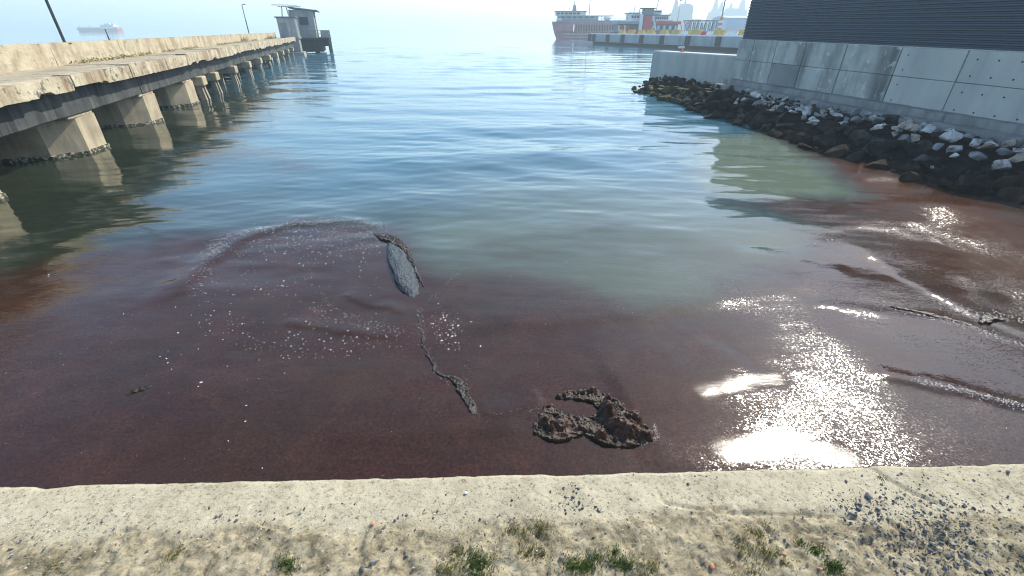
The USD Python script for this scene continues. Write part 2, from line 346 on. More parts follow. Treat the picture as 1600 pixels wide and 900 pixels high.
GREEN_A = [at(*q)[:2] for q in [(610, 385), (640, 335), (800, 325), (960, 345), (960, 405), (880, 432), (740, 420), (665, 402)]]
GREEN_REFL = [at(*q)[:2] for q in [(1085, 300), (1100, 215), (1190, 205), (1265, 235), (1345, 302), (1220, 312)]]  # green bottom colour painted in the shape of the wall reflection
FOAMY = [at(*q)[:2] for q in [(300, 520), (325, 400), (450, 348), (605, 352), (640, 470), (640, 560), (420, 560)]]

rw = np.random.default_rng(7)
WAVES = []
for i in range(70):
    lam = math.exp(rw.uniform(math.log(.32), math.log(5.5)))
    th = rw.normal(0, .42) + .12
    WAVES.append((lam, 2 * PI / lam * math.sin(th), 2 * PI / lam * math.cos(th), rw.uniform(0, 2 * PI), rw.uniform(.6, 1.4)))

def water_z(x, y, cell=None):
    r = np.hypot(x, y)
    cell = np.zeros_like(r) if cell is None else cell
    calm = .32 + .68 * smooth01((y - 4.8) / 4)
    calm = calm * (.55 + .9 * smooth01((noise2(x, y, .13, 3) - .3) / .4))
    h = np.zeros_like(x)
    for lam, kx, ky, ph, a in WAVES:
        keep = smooth01((lam / np.maximum(cell, 1e-6) - 2.5) / 3)
        far_ = 1 + .5 * smooth01((r - 25) / 70) * (lam > 1.2)
        h += np.sin(kx * x + ky * y + ph) * a * (.00105 if lam > 1.6 else .00115 if lam < .8 else .00105) * lam * keep * far_
    h *= calm
    for pts, amp, wid in CREST:
        pts = np.array(pts); lo, hi = pts.min(0) - 1.5, pts.max(0) + 1.5
        k = (x > lo[0]) & (x < hi[0]) & (y > lo[1]) & (y < hi[1])
        if not k.any(): continue
        xx = x[k] + (noise2(x[k], y[k], 2.2, 5) - .5) * .25; yy = y[k] + (noise2(x[k], y[k], 2.2, 6) - .5) * .25
        d, t, s = dist_poly(xx, yy, pts)
        w = np.where(s > 0, wid * .62, wid * 1.6)
        end = np.clip(np.minimum(t, 1 - t) / .14, 0, 1)
        h[k] += amp * np.exp(-(d / w) ** 2) * smooth01(end) * (.7 + .6 * noise2(xx, yy, .8, 9))
    return h

rr = [1.12]
while rr[-1] < 2850:
    rr.append(rr[-1] * (1.0050 if rr[-1] < 32 else 1.0115))
rr = np.array(rr)
aa = np.radians(np.linspace(-104, 104, 640))
R, A = np.meshgrid(rr, aa, indexing='ij')
X, Y = R * np.sin(A), R * np.cos(A)
cellsz = R * .0058
Z = water_z(X, Y, cellsz)
wx, wy = X + (noise2(X, Y, .9, 11) - .5) * 1.1, Y + (noise2(X, Y, .9, 12) - .5) * 1.1
near = R < 40
def mask(poly, soft):
    m = np.zeros_like(X)
    d, _, _ = dist_poly(wx[near], wy[near], poly, True)
    s = np.where(inside(wx[near], wy[near], poly), d, -d)
    m[near] = smooth01(.5 + s / (2 * soft))
    return m
brown = mask(BROWN, .65)
# thinner drifts of the red bloom further out and at the edge of the slick
thin = smooth01((noise2(X, Y, .55, 21) - .50) / .22) * smooth01((13 - R) / 5) * .35 * smooth01((X + 7) / 3)
brown = np.maximum(brown * (.93 + .07 * smooth01((noise2(X, Y, .8, 22) - .3) / .3)), thin)
# milky sheen streaks painted into the colour of the slick
fil = 1 - 2 * np.abs(meshkit.fbm(np.stack([wx * .50 + .35 * wy, wy * 1.25 - .25 * wx, np.full_like(wx, 4.4)], -1), 4, 61) - .5)
fil2 = 1 - 2 * np.abs(meshkit.fbm(np.stack([wx * 1.6 + .9 * wy, wy * 3.2 - .6 * wx, np.full_like(wx, 8.4)], -1), 3, 62) - .5)
brown = brown * (1 - (.09 * smooth01((fil - .80) / .18) + .06 * smooth01((fil2 - .82) / .16)) * smooth01((Y - 2.3) / 3))
dv, _, _ = dist_poly(wx, wy, [at(330, 238)[:2], at(400, 236)[:2], at(470, 262)[:2]])
brown = np.maximum(brown, .45 * np.exp(-(dv / .7) ** 2))
pd = (X + 8.6) * .9552 + Y * .2961                       # metres out from the pier
green = np.maximum(mask(GREEN_A, 1.7) * .60, mask(GREEN_REFL, .7) * .85)
green = np.maximum(green, .42 * smooth01((20 - R) / 10) * smooth01((pd - 4) / 5) * smooth01((noise2(X, Y, .28, 36) - .25) / .4))
sky_veil = smooth01((X + 1.5) / 3) * smooth01((14 - R) / 5) * smooth01((noise2(X, Y, .45, 37) - .15) / .4)  # pale veil of reflected sky painted as milky water
green = np.maximum(green, .48 * sky_veil)
grain = brown * (.07 + .30 * smooth01((noise2(X, Y, .7, 31) - .38) / .22)) + .04
dg, _, _ = dist_poly(wx, wy, [at(1180, 470)[:2], at(1260, 520)[:2], at(1300, 610)[:2], at(1280, 700)[:2]])
grain = np.maximum(grain, (.22 + .58 * noise2(X, Y, 1.6, 34)) * np.exp(-(dg / .82) ** 2))
dg, _, _ = dist_poly(wx, wy, [at(1450, 335)[:2], at(1520, 385)[:2], at(1600, 425)[:2], at(1600, 480)[:2]])
grain = np.maximum(grain, (.1 + 1.25 * smooth01((noise2(X, Y, 1.3, 35) - .3) / .4)) * np.exp(-(dg / .85) ** 2))
sheen = np.zeros_like(X)
# the two smooth swells that throw the sun back whole
for pts, w in (([at(1095, 612)[:2], at(1150, 602)[:2], at(1210, 592)[:2]], .13), ([at(1140, 705)[:2], at(1230, 690)[:2], at(1320, 715)[:2]], .20)):
    dg, _, _ = dist_poly(X, Y, pts); e_ = np.exp(-(dg * (.75 + .6 * noise2(X, Y, 6, 38)) / w) ** 2.2); grain = grain * (1 - .985 * e_); sheen = np.maximum(sheen, e_)
dg, _, _ = dist_poly(wx, wy, [at(1290, 262)[:2], at(1400, 305)[:2], at(1500, 345)[:2], at(1620, 420)[:2]])
rust = .85 * np.exp(-(dg / 1.5) ** 2) * (.6 + .4 * noise2(X, Y, .9, 39)) + .12 * noise2(X, Y, .6, 40)
depth = np.maximum(smooth01((pd - 2.2 + (noise2(X, Y, .35, 33) - .5) * 5) / 4.5) * smooth01((Y - 5) / 5), smooth01((R - 28) / 30)) * (1 - .55 * smooth01((X - 3) / 4) * smooth01((24 - Y) / 10)) * (.40 + .60 * smooth01((R - 9) / 7))  # where sky-reflection blue goes into the body colour, kept off near the pier
n0, n1 = R.shape
idx = np.arange(n0 * n1).reshape(n0, n1)
F = np.stack([idx[:-1, :-1], idx[1:, :-1], idx[1:, 1:], idx[:-1, 1:]], -1).reshape(-1, 4)[:, ::-1]
Vv = np.stack([X, Y, Z], -1).reshape(-1, 3)
# only the water: nothing lies under the quay
fc = Vv[F].mean(1)
F = F[fc[:, 1] > QY(fc[:, 0]) - .35]
keep, inv = np.unique(F, return_inverse=True)
F = inv.reshape(F.shape); Vv = Vv[keep]
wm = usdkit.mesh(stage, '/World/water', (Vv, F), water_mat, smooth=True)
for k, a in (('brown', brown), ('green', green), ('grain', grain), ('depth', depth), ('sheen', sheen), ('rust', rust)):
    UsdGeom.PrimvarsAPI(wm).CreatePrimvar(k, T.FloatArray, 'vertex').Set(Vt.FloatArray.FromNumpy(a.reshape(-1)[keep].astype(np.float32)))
tag(wm.GetPrim(), kind='structure')

# ------------------------------------------------------------------ the quay under the camera
QZ = 1.90
def breaks(lo, f0, f1, hi, fine, coarse):
    return np.concatenate([np.arange(lo, f0, coarse), np.arange(f0, f1, fine), np.arange(f1, hi + coarse, coarse)])
gx = breaks(-14, -2.6, 2.6, 14, .0085, .25)
gd = np.concatenate([np.arange(0, .56, .0065), np.arange(.56, 1.2, .05), np.geomspace(1.2, 30, 22)])     # distance back from the edge
GX, GD = np.meshgrid(gx, gd, indexing='xy')
chip = (.012 * (noise2(GX, GX * 0, 2.2, 41) - .5) + .013 * (noise2(GX, GX * 0, 16, 42, 2) - .5))
for cx, cw, ca in ((-1.88, .06, .010), (-1.1, .12, -.003), (1.55, .10, -.01), (.28, .14, .007)):
    chip -= ca * np.exp(-((GX - cx) / cw) ** 2)
GYy = QY(GX) - GD + chip * np.exp(-GD / .05)
GYy = np.where(np.abs(GX) > 4, QY(GX) - GD, GYy)
nd = noise2(GX, GYy, 5, 44)
edge_d = .185 + (nd - .5) * .16 - .05 * smooth01((GX - .1) / .5) * smooth01((1.4 - GX) / .3)
dirt = smooth01((GD - edge_d) / .08)
gz = QZ + .012 * (noise2(GX, GYy, 6, 45, 4) - .5) + dirt * (.030 * (noise2(GX, GYy, 14, 46, 4) - .42) + .026 * (noise2(GX, GYy, 42, 47, 3) - .5))
gz += (1 - dirt) * .009 * (noise2(GX, GYy, 45, 48, 3) - .5)
ridge = np.abs(noise2(GX + .15 * (noise2(GX, GYy, 4, 51) - .5), GYy, 3.5, 50, 3) - .5)
gz -= dirt * .010 * np.exp(-(ridge / .012) ** 2)
dc, _, _ = dist_poly(GX + (noise2(GX, GYy, 25, 52) - .5) * .03, GYy, [(1.50, 1.27), (1.545, 1.20), (1.60, 1.13), (1.66, 1.09)])
gz -= .012 * np.exp(-(dc / .007) ** 2)
dc2, _, _ = dist_poly(GX + (noise2(GX, GYy, 25, 53) - .5) * .03, GYy, [(.58, 1.14), (.60, 1.09), (.78, 1.055), (1.05, 1.04), (1.3, 1.03)])
gz -= .009 * np.exp(-(dc2 / .006) ** 2)
gz -= .010 * np.exp(-(GD / .012) ** 2)
n0, n1 = GX.shape
idx = np.arange(n0 * n1).reshape(n0, n1)
GF = np.stack([idx[:-1, :-1], idx[:-1, 1:], idx[1:, 1:], idx[1:, :-1]], -1).reshape(-1, 4)[:, ::-1]
gv = np.stack([GX, GYy, gz], -1).reshape(-1, 3)
# the broken lip turns down into the quay face
lip = gv[:n1].copy(); rows = [lip]
for dz, dy in ((.018, .004), (.05, .002), (.12, -.006), (.30, -.01)):
    q = lip.copy(); q[:, 2] -= dz; q[:, 1] += dy + .006 * (meshkit.noise(q * 30) - .5); rows.append(q)
base = len(gv)
gv = np.vstack([gv] + rows[1:])
ids = [np.arange(n1)] + [base + k * n1 + np.arange(n1) for k in range(4)]
LF = []
for a, b in zip(ids[:-1], ids[1:]):
    LF.append(np.stack([a[:-1], b[:-1], b[1:], a[1:]], -1))
GF = np.vstack([GF] + LF)
gm_ = tm(gv, np.vstack([GF[:, [0, 1, 2]], GF[:, [0, 2, 3]]]))
gp = usdkit.mesh(stage, '/World/ground', gm_, M['ground'], smooth=True)
UsdGeom.PrimvarsAPI(gp).CreatePrimvar('dirt', T.FloatArray, 'vertex').Set(Vt.FloatArray.FromNumpy(np.concatenate([dirt.reshape(-1), np.zeros(4 * n1)]).astype(np.float32)))
tag(gp.GetPrim(), kind='structure')
qf = cbox((0, 0, 0), (28, .5, 3.7), .03)
qf = rough(qf, .4, .012, 3, 4)
qf.apply_translation((0, -.27, -.06 - .0))
qf.vertices[:, 1] += QY(qf.vertices[:, 0])
qp = solo('quay_wall', qf, 'quay_face', kind='structure')

from scipy.interpolate import RegularGridInterpolator
_gxi = gx; 
def ground_z(x, y):
    d = np.clip(QY(x) - y, 0, 1.1)
    i = np.clip(np.searchsorted(gd, d), 0, len(gd) - 1); j = np.clip(np.searchsorted(gx, x), 0, len(gx) - 1)
    return gz[i, j]

rg = np.random.default_rng(11)
# single stones lying on the quay (seen at these spots), each its own
def pebble(px, py, cm, mat, label, group=None, name='pebble', flat=.7):
    p = at(px, py, QZ); s = cm / 100
    if group:
        w = 'at the far left of the quay' if px < 300 else 'left of the dense grass tuft' if px < 690 else 'between the dense tuft and the crack' if px < 870 else 'in the dark cluster near the middle coping' if px < 920 and py < 810 else 'in the middle of the quay' if px < 1310 else 'on the bare coping at the right' if py < 785 else 'in the upper gravel patch' if py < 826 else 'in the lower gravel patch'
        label = f'{label} {w}'; group = f'{group} {w}'
    m = stone(rg, (s, s * rg.uniform(.65, .9), s), 14, flat, 1)
    m.apply_translation((p[0], p[1], ground_z(p[0], p[1]) + s * .18))
    solo(name, m, mat, label, 'stone', group, smooth=50)
DK = ('dark grey pebble', 'dark pebbles')
MD = ('brownish grey pebble', 'brownish pebbles')
pebble(1573, 739, 3.0, 'stone_dark', 'black angular stone alone on the bare concrete at the far right of the quay edge')
pebble(1357, 776, 4.4, 'stone_mid', 'large blue grey stone beside the crack at the gravel patch')
pebble(600, 827, 2.4, 'stone_dark', 'dark stone right beside the orange shard on the dirt')
pebble(583, 820, 2.2, 'terracotta', 'orange clay shard lying on the dirt of the quay', name='clay_shard', flat=.45)
pebble(1112, 886, 2.6, 'terracotta', 'tan orange stone low on the quay between dry grass and gravel')
pebble(1225, 868, 1.9, 'terracotta', 'small pinkish orange stone below the dry grass on the right')
pebble(1281, 889, 2.0, 'terracotta', 'pale orange stone at the foot of the right green tuft')
pebble(728, 771, 1.9, 'lilac', 'crumpled lilac scrap lying on the concrete coping', name='litter_scrap', flat=.5)
pebble(586, 880, 3.6, 'stone_mid', 'grey stone at the lower edge left of the big green tuft')
pebble(567, 893, 3.0, 'stone_dark', 'dark grey stone at the bottom edge under a grey stone')
for px, py, c in [(160, 815, 1.5), (140, 817, 1.0), (338, 808, 1.6), (369, 814, 2.0), (282, 832, 1.4), (52, 840, 1.2), (172, 860, 1.0), (860, 768, 1.3), (697, 773, 1.3), (680, 783, .9), (630, 805, .9), (663, 797, 1.0),
                  (684, 798, 1.2), (677, 810, 1.3), (750, 812, 1.4), (800, 782, 1.4), (810, 778, .9), (895, 778, 1.8), (904, 764, 1.3), (905, 787, 2.0), (910, 795, 1.6), (884, 803, 1.5), (1075, 756, 1.6), (990, 742, 1.0), (986, 780, 1.2),
                  (1104, 744, .9), (1120, 746, .8), (1086, 744, .8), (1322, 752, 1.6), (1384, 778, 1.6), (1402, 778, 1.4), (1340, 796, 2.2), (1337, 788, 1.7), (1335, 806, 2.0), (1372, 803, 2.1), (1318, 812, 2.0), (1328, 818, 1.7),
                  (1360, 843, 2.8), (1347, 842, 2.0), (1345, 830, 1.5), (1450, 747, 1.0), (1481, 742, .9), (1530, 742, .9), (1453, 774, 1.5), (1485, 793, 1.9), (1505, 792, 1.8), (1520, 796, 2.0), (1475, 806, 1.8), (1440, 805, 1.7),
                  (1577, 797, 1.6), (1575, 776, 1.2), (1404, 820, 1.9), (1400, 855, 2.2), (1390, 850, 1.9), (1410, 832, 1.8), (1443, 832, 2.4), (1458, 842, 2.6), (1470, 850, 2.0), (1452, 863, 2.6), (1462, 877, 2.4), (1440, 890, 2.5), (1475, 890, 2.3),
                  (1400, 880, 2.3), (1390, 872, 2.0), (1410, 895, 2.4), (1500, 868, 2.2), (1520, 862, 1.9), (1545, 893, 2.0), (1530, 880, 1.7), (545, 866, 1.4), (556, 855, 1.3), (600, 862, 1.5), (620, 858, 1.2), (875, 875, 1.6), (1092, 854, .9), (1240, 812, .8)]:
    pebble(px, py, c, 'stone_dark', *DK)
for px, py, c in [(345, 806, 1.6), (410, 818, 1.2), (325, 842, .9), (360, 812, 1.5), (470, 803, 1.3), (1330, 803, 1.5), (1372, 797, 2.6), (1360, 800, 1.8), (1350, 812, 2.3), (1387, 812, 1.9), (1425, 792, 1.7), (1466, 797, 1.8), (1360, 820, 1.9), (1425, 847, 2.2),
                  (1435, 872, 2.2), (1480, 868, 2.5), (1510, 880, 2.2), (1420, 885, 2.2), (1455, 852, 1.8), (1490, 850, 2.2), (1515, 847, 1.7), (1540, 868, 1.8), (1495, 812, 1.5), (1530, 800, 1.4), (1560, 812, 1.3), (20, 870, 1.5), (100, 880, 1.2), (1180, 800, 1.2)]:
    pebble(px, py, c, 'stone_mid', *MD)

# fine gravel and crumbs between them
def scatter(n, sz0, sz1, dens, seed, flat=.7):
    r = np.random.default_rng(seed); out = []
    protos = [stone(r, (1, .8, .9), 9, flat, 0) for _ in range(10)]
    while len(out) < n:
        x, d = r.uniform(-2.6, 2.6), r.uniform(.01, .62)
        if r.uniform() > dens(x, d): continue
        y = QY(x) - d; s = sz0 * (sz1 / sz0) ** (r.uniform() ** 2)
        m = protos[r.integers(10)]; a = r.uniform(0, 6.28); ca, sa = math.cos(a), math.sin(a)
        q = m.vertices * s; out.append((np.c_[q[:, 0] * ca - q[:, 1] * sa + x, q[:, 0] * sa + q[:, 1] * ca + y, q[:, 2] + ground_z(x, y) + s * .15], m.faces))
    off = np.cumsum([0] + [len(v) for v, f in out])
    return tm(np.vstack([v for v, f in out]), np.vstack([f + o for (v, f), o in zip(out, off)]))
def d_gravel(x, d):
    a = math.exp(-((x - 1.55) / .22) ** 2 - ((d - .34) / .17) ** 2) + .5 * math.exp(-((x - 1.33) / .10) ** 2 - ((d - .19) / .06) ** 2) + .5 * math.exp(-((x - .24) / .05) ** 2 - ((d - .12) / .06) ** 2)
    return min(1, a + .035 * (d > .12))
solo('gravel', scatter(3600, .004, .018, d_gravel, 5), 'stone_dark', 'dark fine gravel strewn over the pale quay dirt', 'gravel', kind='stuff')
solo('grit', scatter(2600, .003, .011, lambda x, d: .12 + .9 * (d > .16), 6), 'stone_pale', 'pale crumbs and grit all over the quay dirt', 'grit', kind='stuff')
solo('grit', scatter(3200, .003, .010, lambda x, d: .25 + .75 * (d > .14), 8), 'stone_mid', 'brownish grit scattered over the quay dirt', 'grit', kind='stuff')

# straw and dry stalks lying on the dirt
def stalks(n, seed, dens):
    r = np.random.default_rng(seed); v, f = [], []
    while len(v) < 4 * n:
        x, d = r.uniform(-2.4, 2.4), r.uniform(.10, .62)
        if r.uniform() > dens(x, d): continue
        y = QY(x) - d; a = r.uniform(0, PI); L = r.uniform(.010, .04); w = r.uniform(.0004, .0009)
        u = np.array([math.cos(a), math.sin(a)]); n_ = np.array([-u[1], u[0]])
        p0 = np.array([x, y]) - u * L / 2; p1 = np.array([x, y]) + u * L / 2
        z0, z1 = ground_z(*p0) + .003, ground_z(*p1) + .003 + r.uniform(0, .012)
        k = len(v)
        v += [[*(p0 - n_ * w), z0], [*(p0 + n_ * w), z0], [*(p1 + n_ * w), z1], [*(p1 - n_ * w), z1]]
        f += [[k, k + 1, k + 2], [k, k + 2, k + 3]]
    return tm(v, f)
solo('dry_straw', stalks(1500, 9, lambda x, d: smooth01(np.array((d - .16) / .12)) * (.35 + .65 * (x > -.6))), 'straw', 'thin dry straw strewn over the quay dirt', 'straw', kind='stuff')

# grass tufts
def tuft(px, py, rad, n, hgt, mat, label, lean=.6):
    p = at(px, py, QZ); bx, by = p[0], p[1]; v, f = [], []
    cents = [(rg.normal() * rad * .5, rg.normal() * rad * .36) for _ in range(5)] + [(0, 0)]; hgt *= .68; n = int(n * 1.7); rad *= 1.15
    for _ in range(n):
        cl = cents[rg.integers(len(cents))]; rr_, a = rad * .45 * abs(rg.normal()), rg.uniform(0, 2 * PI)
        x, y = bx + cl[0] + rr_ * math.cos(a) * 1.25, by + cl[1] + rr_ * math.sin(a)
        h = hgt * rg.uniform(.45, 1.15) * max(.35, 1 - .4 * (rr_ / rad) ** 2); w = rg.uniform(.0008, .0016)
        d = rg.uniform(0, 2 * PI); u = np.array([math.cos(d), math.sin(d)]); n_ = np.array([-u[1], u[0]]); le = rg.uniform(.15, lean) * h
        z = ground_z(np.clip(x, -2.5, 2.5), y) - .002; k = len(v)
        c0, c1, c2 = np.array([x, y]), np.array([x, y]) + u * le * .35, np.array([x, y]) + u * le
        v += [[*(c0 - n_ * w), z], [*(c0 + n_ * w), z], [*(c1 - n_ * w * .8), z + h * .6], [*(c1 + n_ * w * .8), z + h * .6], [*c2, z + h * (1 - .25 * lean)]]
        f += [[k, k + 1, k + 3], [k, k + 3, k + 2], [k + 2, k + 3, k + 4]]
    solo('grass_tuft', tm(v, f), mat, label, 'grass tuft')
tuft(745, 884, .060, 700, .028, 'grass', 'dense green grass tuft at the bottom left of the middle pair')
tuft(700, 893, .050, 320, .022, 'grass_dry', 'yellowing grass tuft leaning against the dense green one')
tuft(918, 886, .052, 620, .030, 'grass', 'bright green grass tuft in the middle of the bottom edge')
tuft(972, 880, .038, 420, .026, 'grass', 'narrow green grass tuft right of the bright middle one')
tuft(1012, 892, .040, 240, .022, 'grass_dry', 'thin olive tuft at the right end of the green row')
tuft(842, 832, .052, 320, .020, 'grass_dry', 'sparse olive tuft on the dirt above the green row')
tuft(800, 828, .034, 150, .018, 'grass_dry', 'small dry tuft left of the sparse olive one')
tuft(828, 862, .045, 260, .022, 'grass_dry', 'olive tuft just below the sparse one in mid ground')
tuft(716, 858, .030, 140, .018, 'grass_dry', 'small dry tuft above the dense green tuft')
tuft(445, 886, .036, 340, .022, 'grass', 'lone green tuft on the left half of the dirt')
tuft(268, 866, .042, 200, .014, 'grass_dry', 'flat yellow green tuft left of the lone green tuft')
tuft(90, 880, .055, 170, .014, 'grass_dry', 'flat olive patch of grass at the far left bottom')
tuft(1185, 832, .045, 210, .022, 'grass_dry', 'dry olive tuft right of the centre above a second one')
tuft(1162, 858, .042, 200, .022, 'grass_dry', 'dry tuft left of and below the other dry tuft')
tuft(1205, 868, .040, 220, .022, 'grass_dry', 'olive tuft beside the small pinkish stone')
tuft(1272, 856, .030, 220, .022, 'grass', 'small green tuft left of the gravel patch')
tuft(1300, 884, .046, 360, .024, 'grass', 'green and olive tuft at the bottom beside the gravel patch')
tuft(1170, 893, .050, 220, .020, 'grass_dry', 'low dry tuft at the bottom edge right of the tan stone')
tuft(1376, 747, .016, 60, .012, 'grass', 'tiny weed growing out of the crack at the quay edge')

# ------------------------------------------------------------------ wreckage and weed in the shallows
def crust(name, blobs, cut, mat, label, cat, res, amp, freq, seed, line=None):
    """a crusted lump standing out of the water: blobs are (px, py, radius along x, along y, height) at water level"""
    c = np.array([at(b[0], b[1])[:2] for b in (blobs or line)]); lo = c.min(0) - .5; hi = c.max(0) + .5
    gx_, gy_ = np.meshgrid(np.arange(lo[0], hi[0], res), np.arange(lo[1], hi[1], res))
    qx = gx_ + (noise2(gx_, gy_, 9, seed) - .5) * .09; qy = gy_ + (noise2(gx_, gy_, 9, seed + 1) - .5) * .09
    n1 = noise2(gx_, gy_, freq, seed + 2, 4); n2 = 1 - 2 * np.abs(noise2(gx_, gy_, freq * 2.6, seed + 3, 4) - .5); n3 = noise2(gx_, gy_, freq * 6, seed + 4, 2)
    if line:                                      # a strand: (px, py, half width, height) along its run
        L = np.array([at(q[0], q[1])[:2] for q in line]); d, t, _ = dist_poly(qx, qy, L)
        run = np.r_[0, np.cumsum(np.linalg.norm(np.diff(L, axis=0), axis=1))]; run /= run[-1]
        wd = np.interp(t, run, [q[2] for q in line]) * (.45 + 1.1 * noise2(gx_, gy_, freq * .8, seed + 6)); top = np.interp(t, run, [q[3] for q in line]); ins = wd - d; bank = .02
    else:                                         # a lump: outline 'cut', tops from the blobs
        O = [at(*q)[:2] for q in cut]; d, _, _ = dist_poly(qx, qy, O, True)
        ins = np.where(inside(qx, qy, O), d, -d); top = np.full(gx_.shape, .035); bank = .035
        for (px, py, rx, ry, hh, *ang), (cx, cy) in zip(blobs, c):
            a = math.radians(ang[0]) if ang else 0
            u = (qx - cx) * math.cos(a) + (qy - cy) * math.sin(a); w = -(qx - cx) * math.sin(a) + (qy - cy) * math.cos(a)
            top = np.maximum(top, hh * np.exp(-((u / rx) ** 2 + (w / ry) ** 2) ** 1.4 * .8))
    rise = smooth01((ins + bank * .5) / bank)
    h = -.05 + (top + .05) * rise + (amp * 1.2 * (n1 - .5) * 2 + amp * 1.6 * (n2 - .8) + amp * .35 * (n3 - .5)) * rise
    h = np.where(ins > -bank * .6, h, -.12)
    k = gx_.shape[1]; ii = np.arange(gx_.size).reshape(gx_.shape)
    f = np.stack([ii[:-1, :-1], ii[:-1, 1:], ii[1:, 1:], ii[1:, :-1]], -1).reshape(-1, 4)
    hv = h.reshape(-1)
    f = f[(hv[f] > -.07).any(1)]
    kk, inv = np.unique(f, return_inverse=True); f = inv.reshape(f.shape)
    v = np.stack([gx_, gy_, h], -1).reshape(-1, 3)[kk]
    v[:, 0] += (meshkit.noise(v * 60) - .5) * res * 1.2; v[:, 1] += (meshkit.noise(v * 60 + 9) - .5) * res * 1.2
    return solo(name, tm(v, np.vstack([f[:, [0, 1, 2]], f[:, [0, 2, 3]]])), mat, label, cat, smooth=True)

crust('crusted_boulder', [(975, 672, .17, .11, .15, -18), (950, 648, .075, .12, .17, 20), (990, 662, .11, .09, .17), (1006, 684, .08, .06, .11, -15), (948, 628, .05, .05, .13), (938, 684, .07, .05, .10),
                          (870, 668, .14, .07, .10, -12), (850, 660, .07, .08, .10), (905, 672, .09, .05, .08), (905, 616, .12, .035, .055, -5), (928, 616, .05, .04, .08)],
      [(833, 684), (836, 660), (846, 636), (862, 630), (876, 644), (900, 652), (924, 652), (934, 640), (922, 630), (884, 626), (866, 622), (884, 612), (915, 610), (940, 612), (962, 622), (985, 645), (1004, 658), (1024, 676), (1022, 694), (990, 701), (945, 699), (925, 690), (912, 680), (895, 690), (862, 692)],
      'crust', 'jagged brown and green crusted boulder breaking the water near the quay', 'boulder', .0055, .034, 7, 60)
crust('weed_strand', None, None, 'weed', 'ragged strand of weed and foam trailing from the sunken slab towards the quay', 'weed strand', .0055, .013, 9, 70,
      [(657, 470, .010, .004), (655, 490, .008, .004), (658, 515, .010, .005), (662, 540, .014, .008), (672, 565, .022, .014), (686, 585, .022, .010), (704, 592, .035, .016), (718, 598, .065, .032), (726, 620, .055, .030), (738, 640, .065, .034), (752, 658, .03, .012)])
crust('weed_clump', None, None, 'weed', 'small dark clump of weed alone in the red water on the left', 'weed clump', .006, .012, 24, 90, [(202, 618, .015, .004), (212, 613, .035, .014), (228, 606, .04, .014), (240, 602, .012, .004)])
crust('weed_clump', None, None, 'weed', 'weed fringe draped along the right edge of the sunken slab', 'weed clump', .009, .020, 9, 100,
      [(586, 366, .04, .01), (598, 370, .11, .03), (614, 376, .12, .038), (630, 386, .08, .034), (641, 402, .05, .028), (650, 424, .035, .02), (661, 446, .02, .01)])
crust('weed_clump', None, None, 'weed', 'dark weed heap where the wave bends below the green water', 'weed clump', .012, .022, 12, 110, [(1272, 382, .05, .004), (1295, 374, .10, .018), (1318, 378, .07, .016), (1332, 384, .03, .006)])
crust('weed_clump', None, None, 'weed', 'dark lump in the brown surf at the right edge', 'weed clump', .009, .02, 14, 120, [(1532, 506, .05, .03), (1545, 500, .08, .06), (1560, 500, .05, .03)])
crust('weed_strand', None, None, 'weed', 'dark strand of weed along the wave at the right', 'weed strand', .009, .014, 16, 130, [(1395, 480, .02, .01), (1430, 487, .04, .022), (1470, 497, .045, .024), (1510, 508, .035, .02), (1545, 522, .02, .01)])

# the sunken slab: a smooth grey blue plank-like block sticking out aslant
s0, s1 = at(608, 380), at(652, 462)
ln = np.hypot(*(s1 - s0)[:2]); ang = math.atan2(s1[1] - s0[1], s1[0] - s0[0])
sl = trimesh.creation.icosphere(5, 1.0)
px_, py_, pz_ = sl.vertices.T
u = px_ * .5 + .5                                   # 0 at the far end, 1 at the near end
rag = meshkit.fbm(np.c_[u * 7, np.sign(py_) * 2.0 + py_ * .6, pz_ * .6], 4, 3) - .5
wid = np.interp(u, [0, .12, .35, .62, .85, 1], [.42, .62, .92, 1.0, .86, .50])
yy_ = np.sign(py_) * np.abs(py_) ** .75 * .225 * wid * (1 + .9 * rag)
zz_ = np.sign(pz_) * np.abs(pz_) ** .6 * .13
sl.vertices = np.c_[np.sign(px_) * np.abs(px_) ** .8 * ln * .55 * (1 + .10 * rag), yy_ + .035 * np.sin(u * 5), zz_]
gro = 1 - 2 * np.abs(meshkit.fbm(np.c_[u * 3.2 + 9, yy_ * 26 + u * 5, u * 0], 4, 8) - .5)
sl.vertices[:, 2] += -.062 - .020 * u + .010 * (gro - .75) + .042 * (meshkit.fbm(np.c_[u * 16, yy_ * 7, u * 0 + 3], 4, 5) - .5) - yy_ * .16
t = thing('sunken_slab', 'smooth dark blue grey log-shaped block half submerged in the red water', 'block', ((s0[0] + s1[0]) / 2, (s0[1] + s1[1]) / 2, 0), ang)
t.part('slab_body', sl, 'slick', smooth=True)

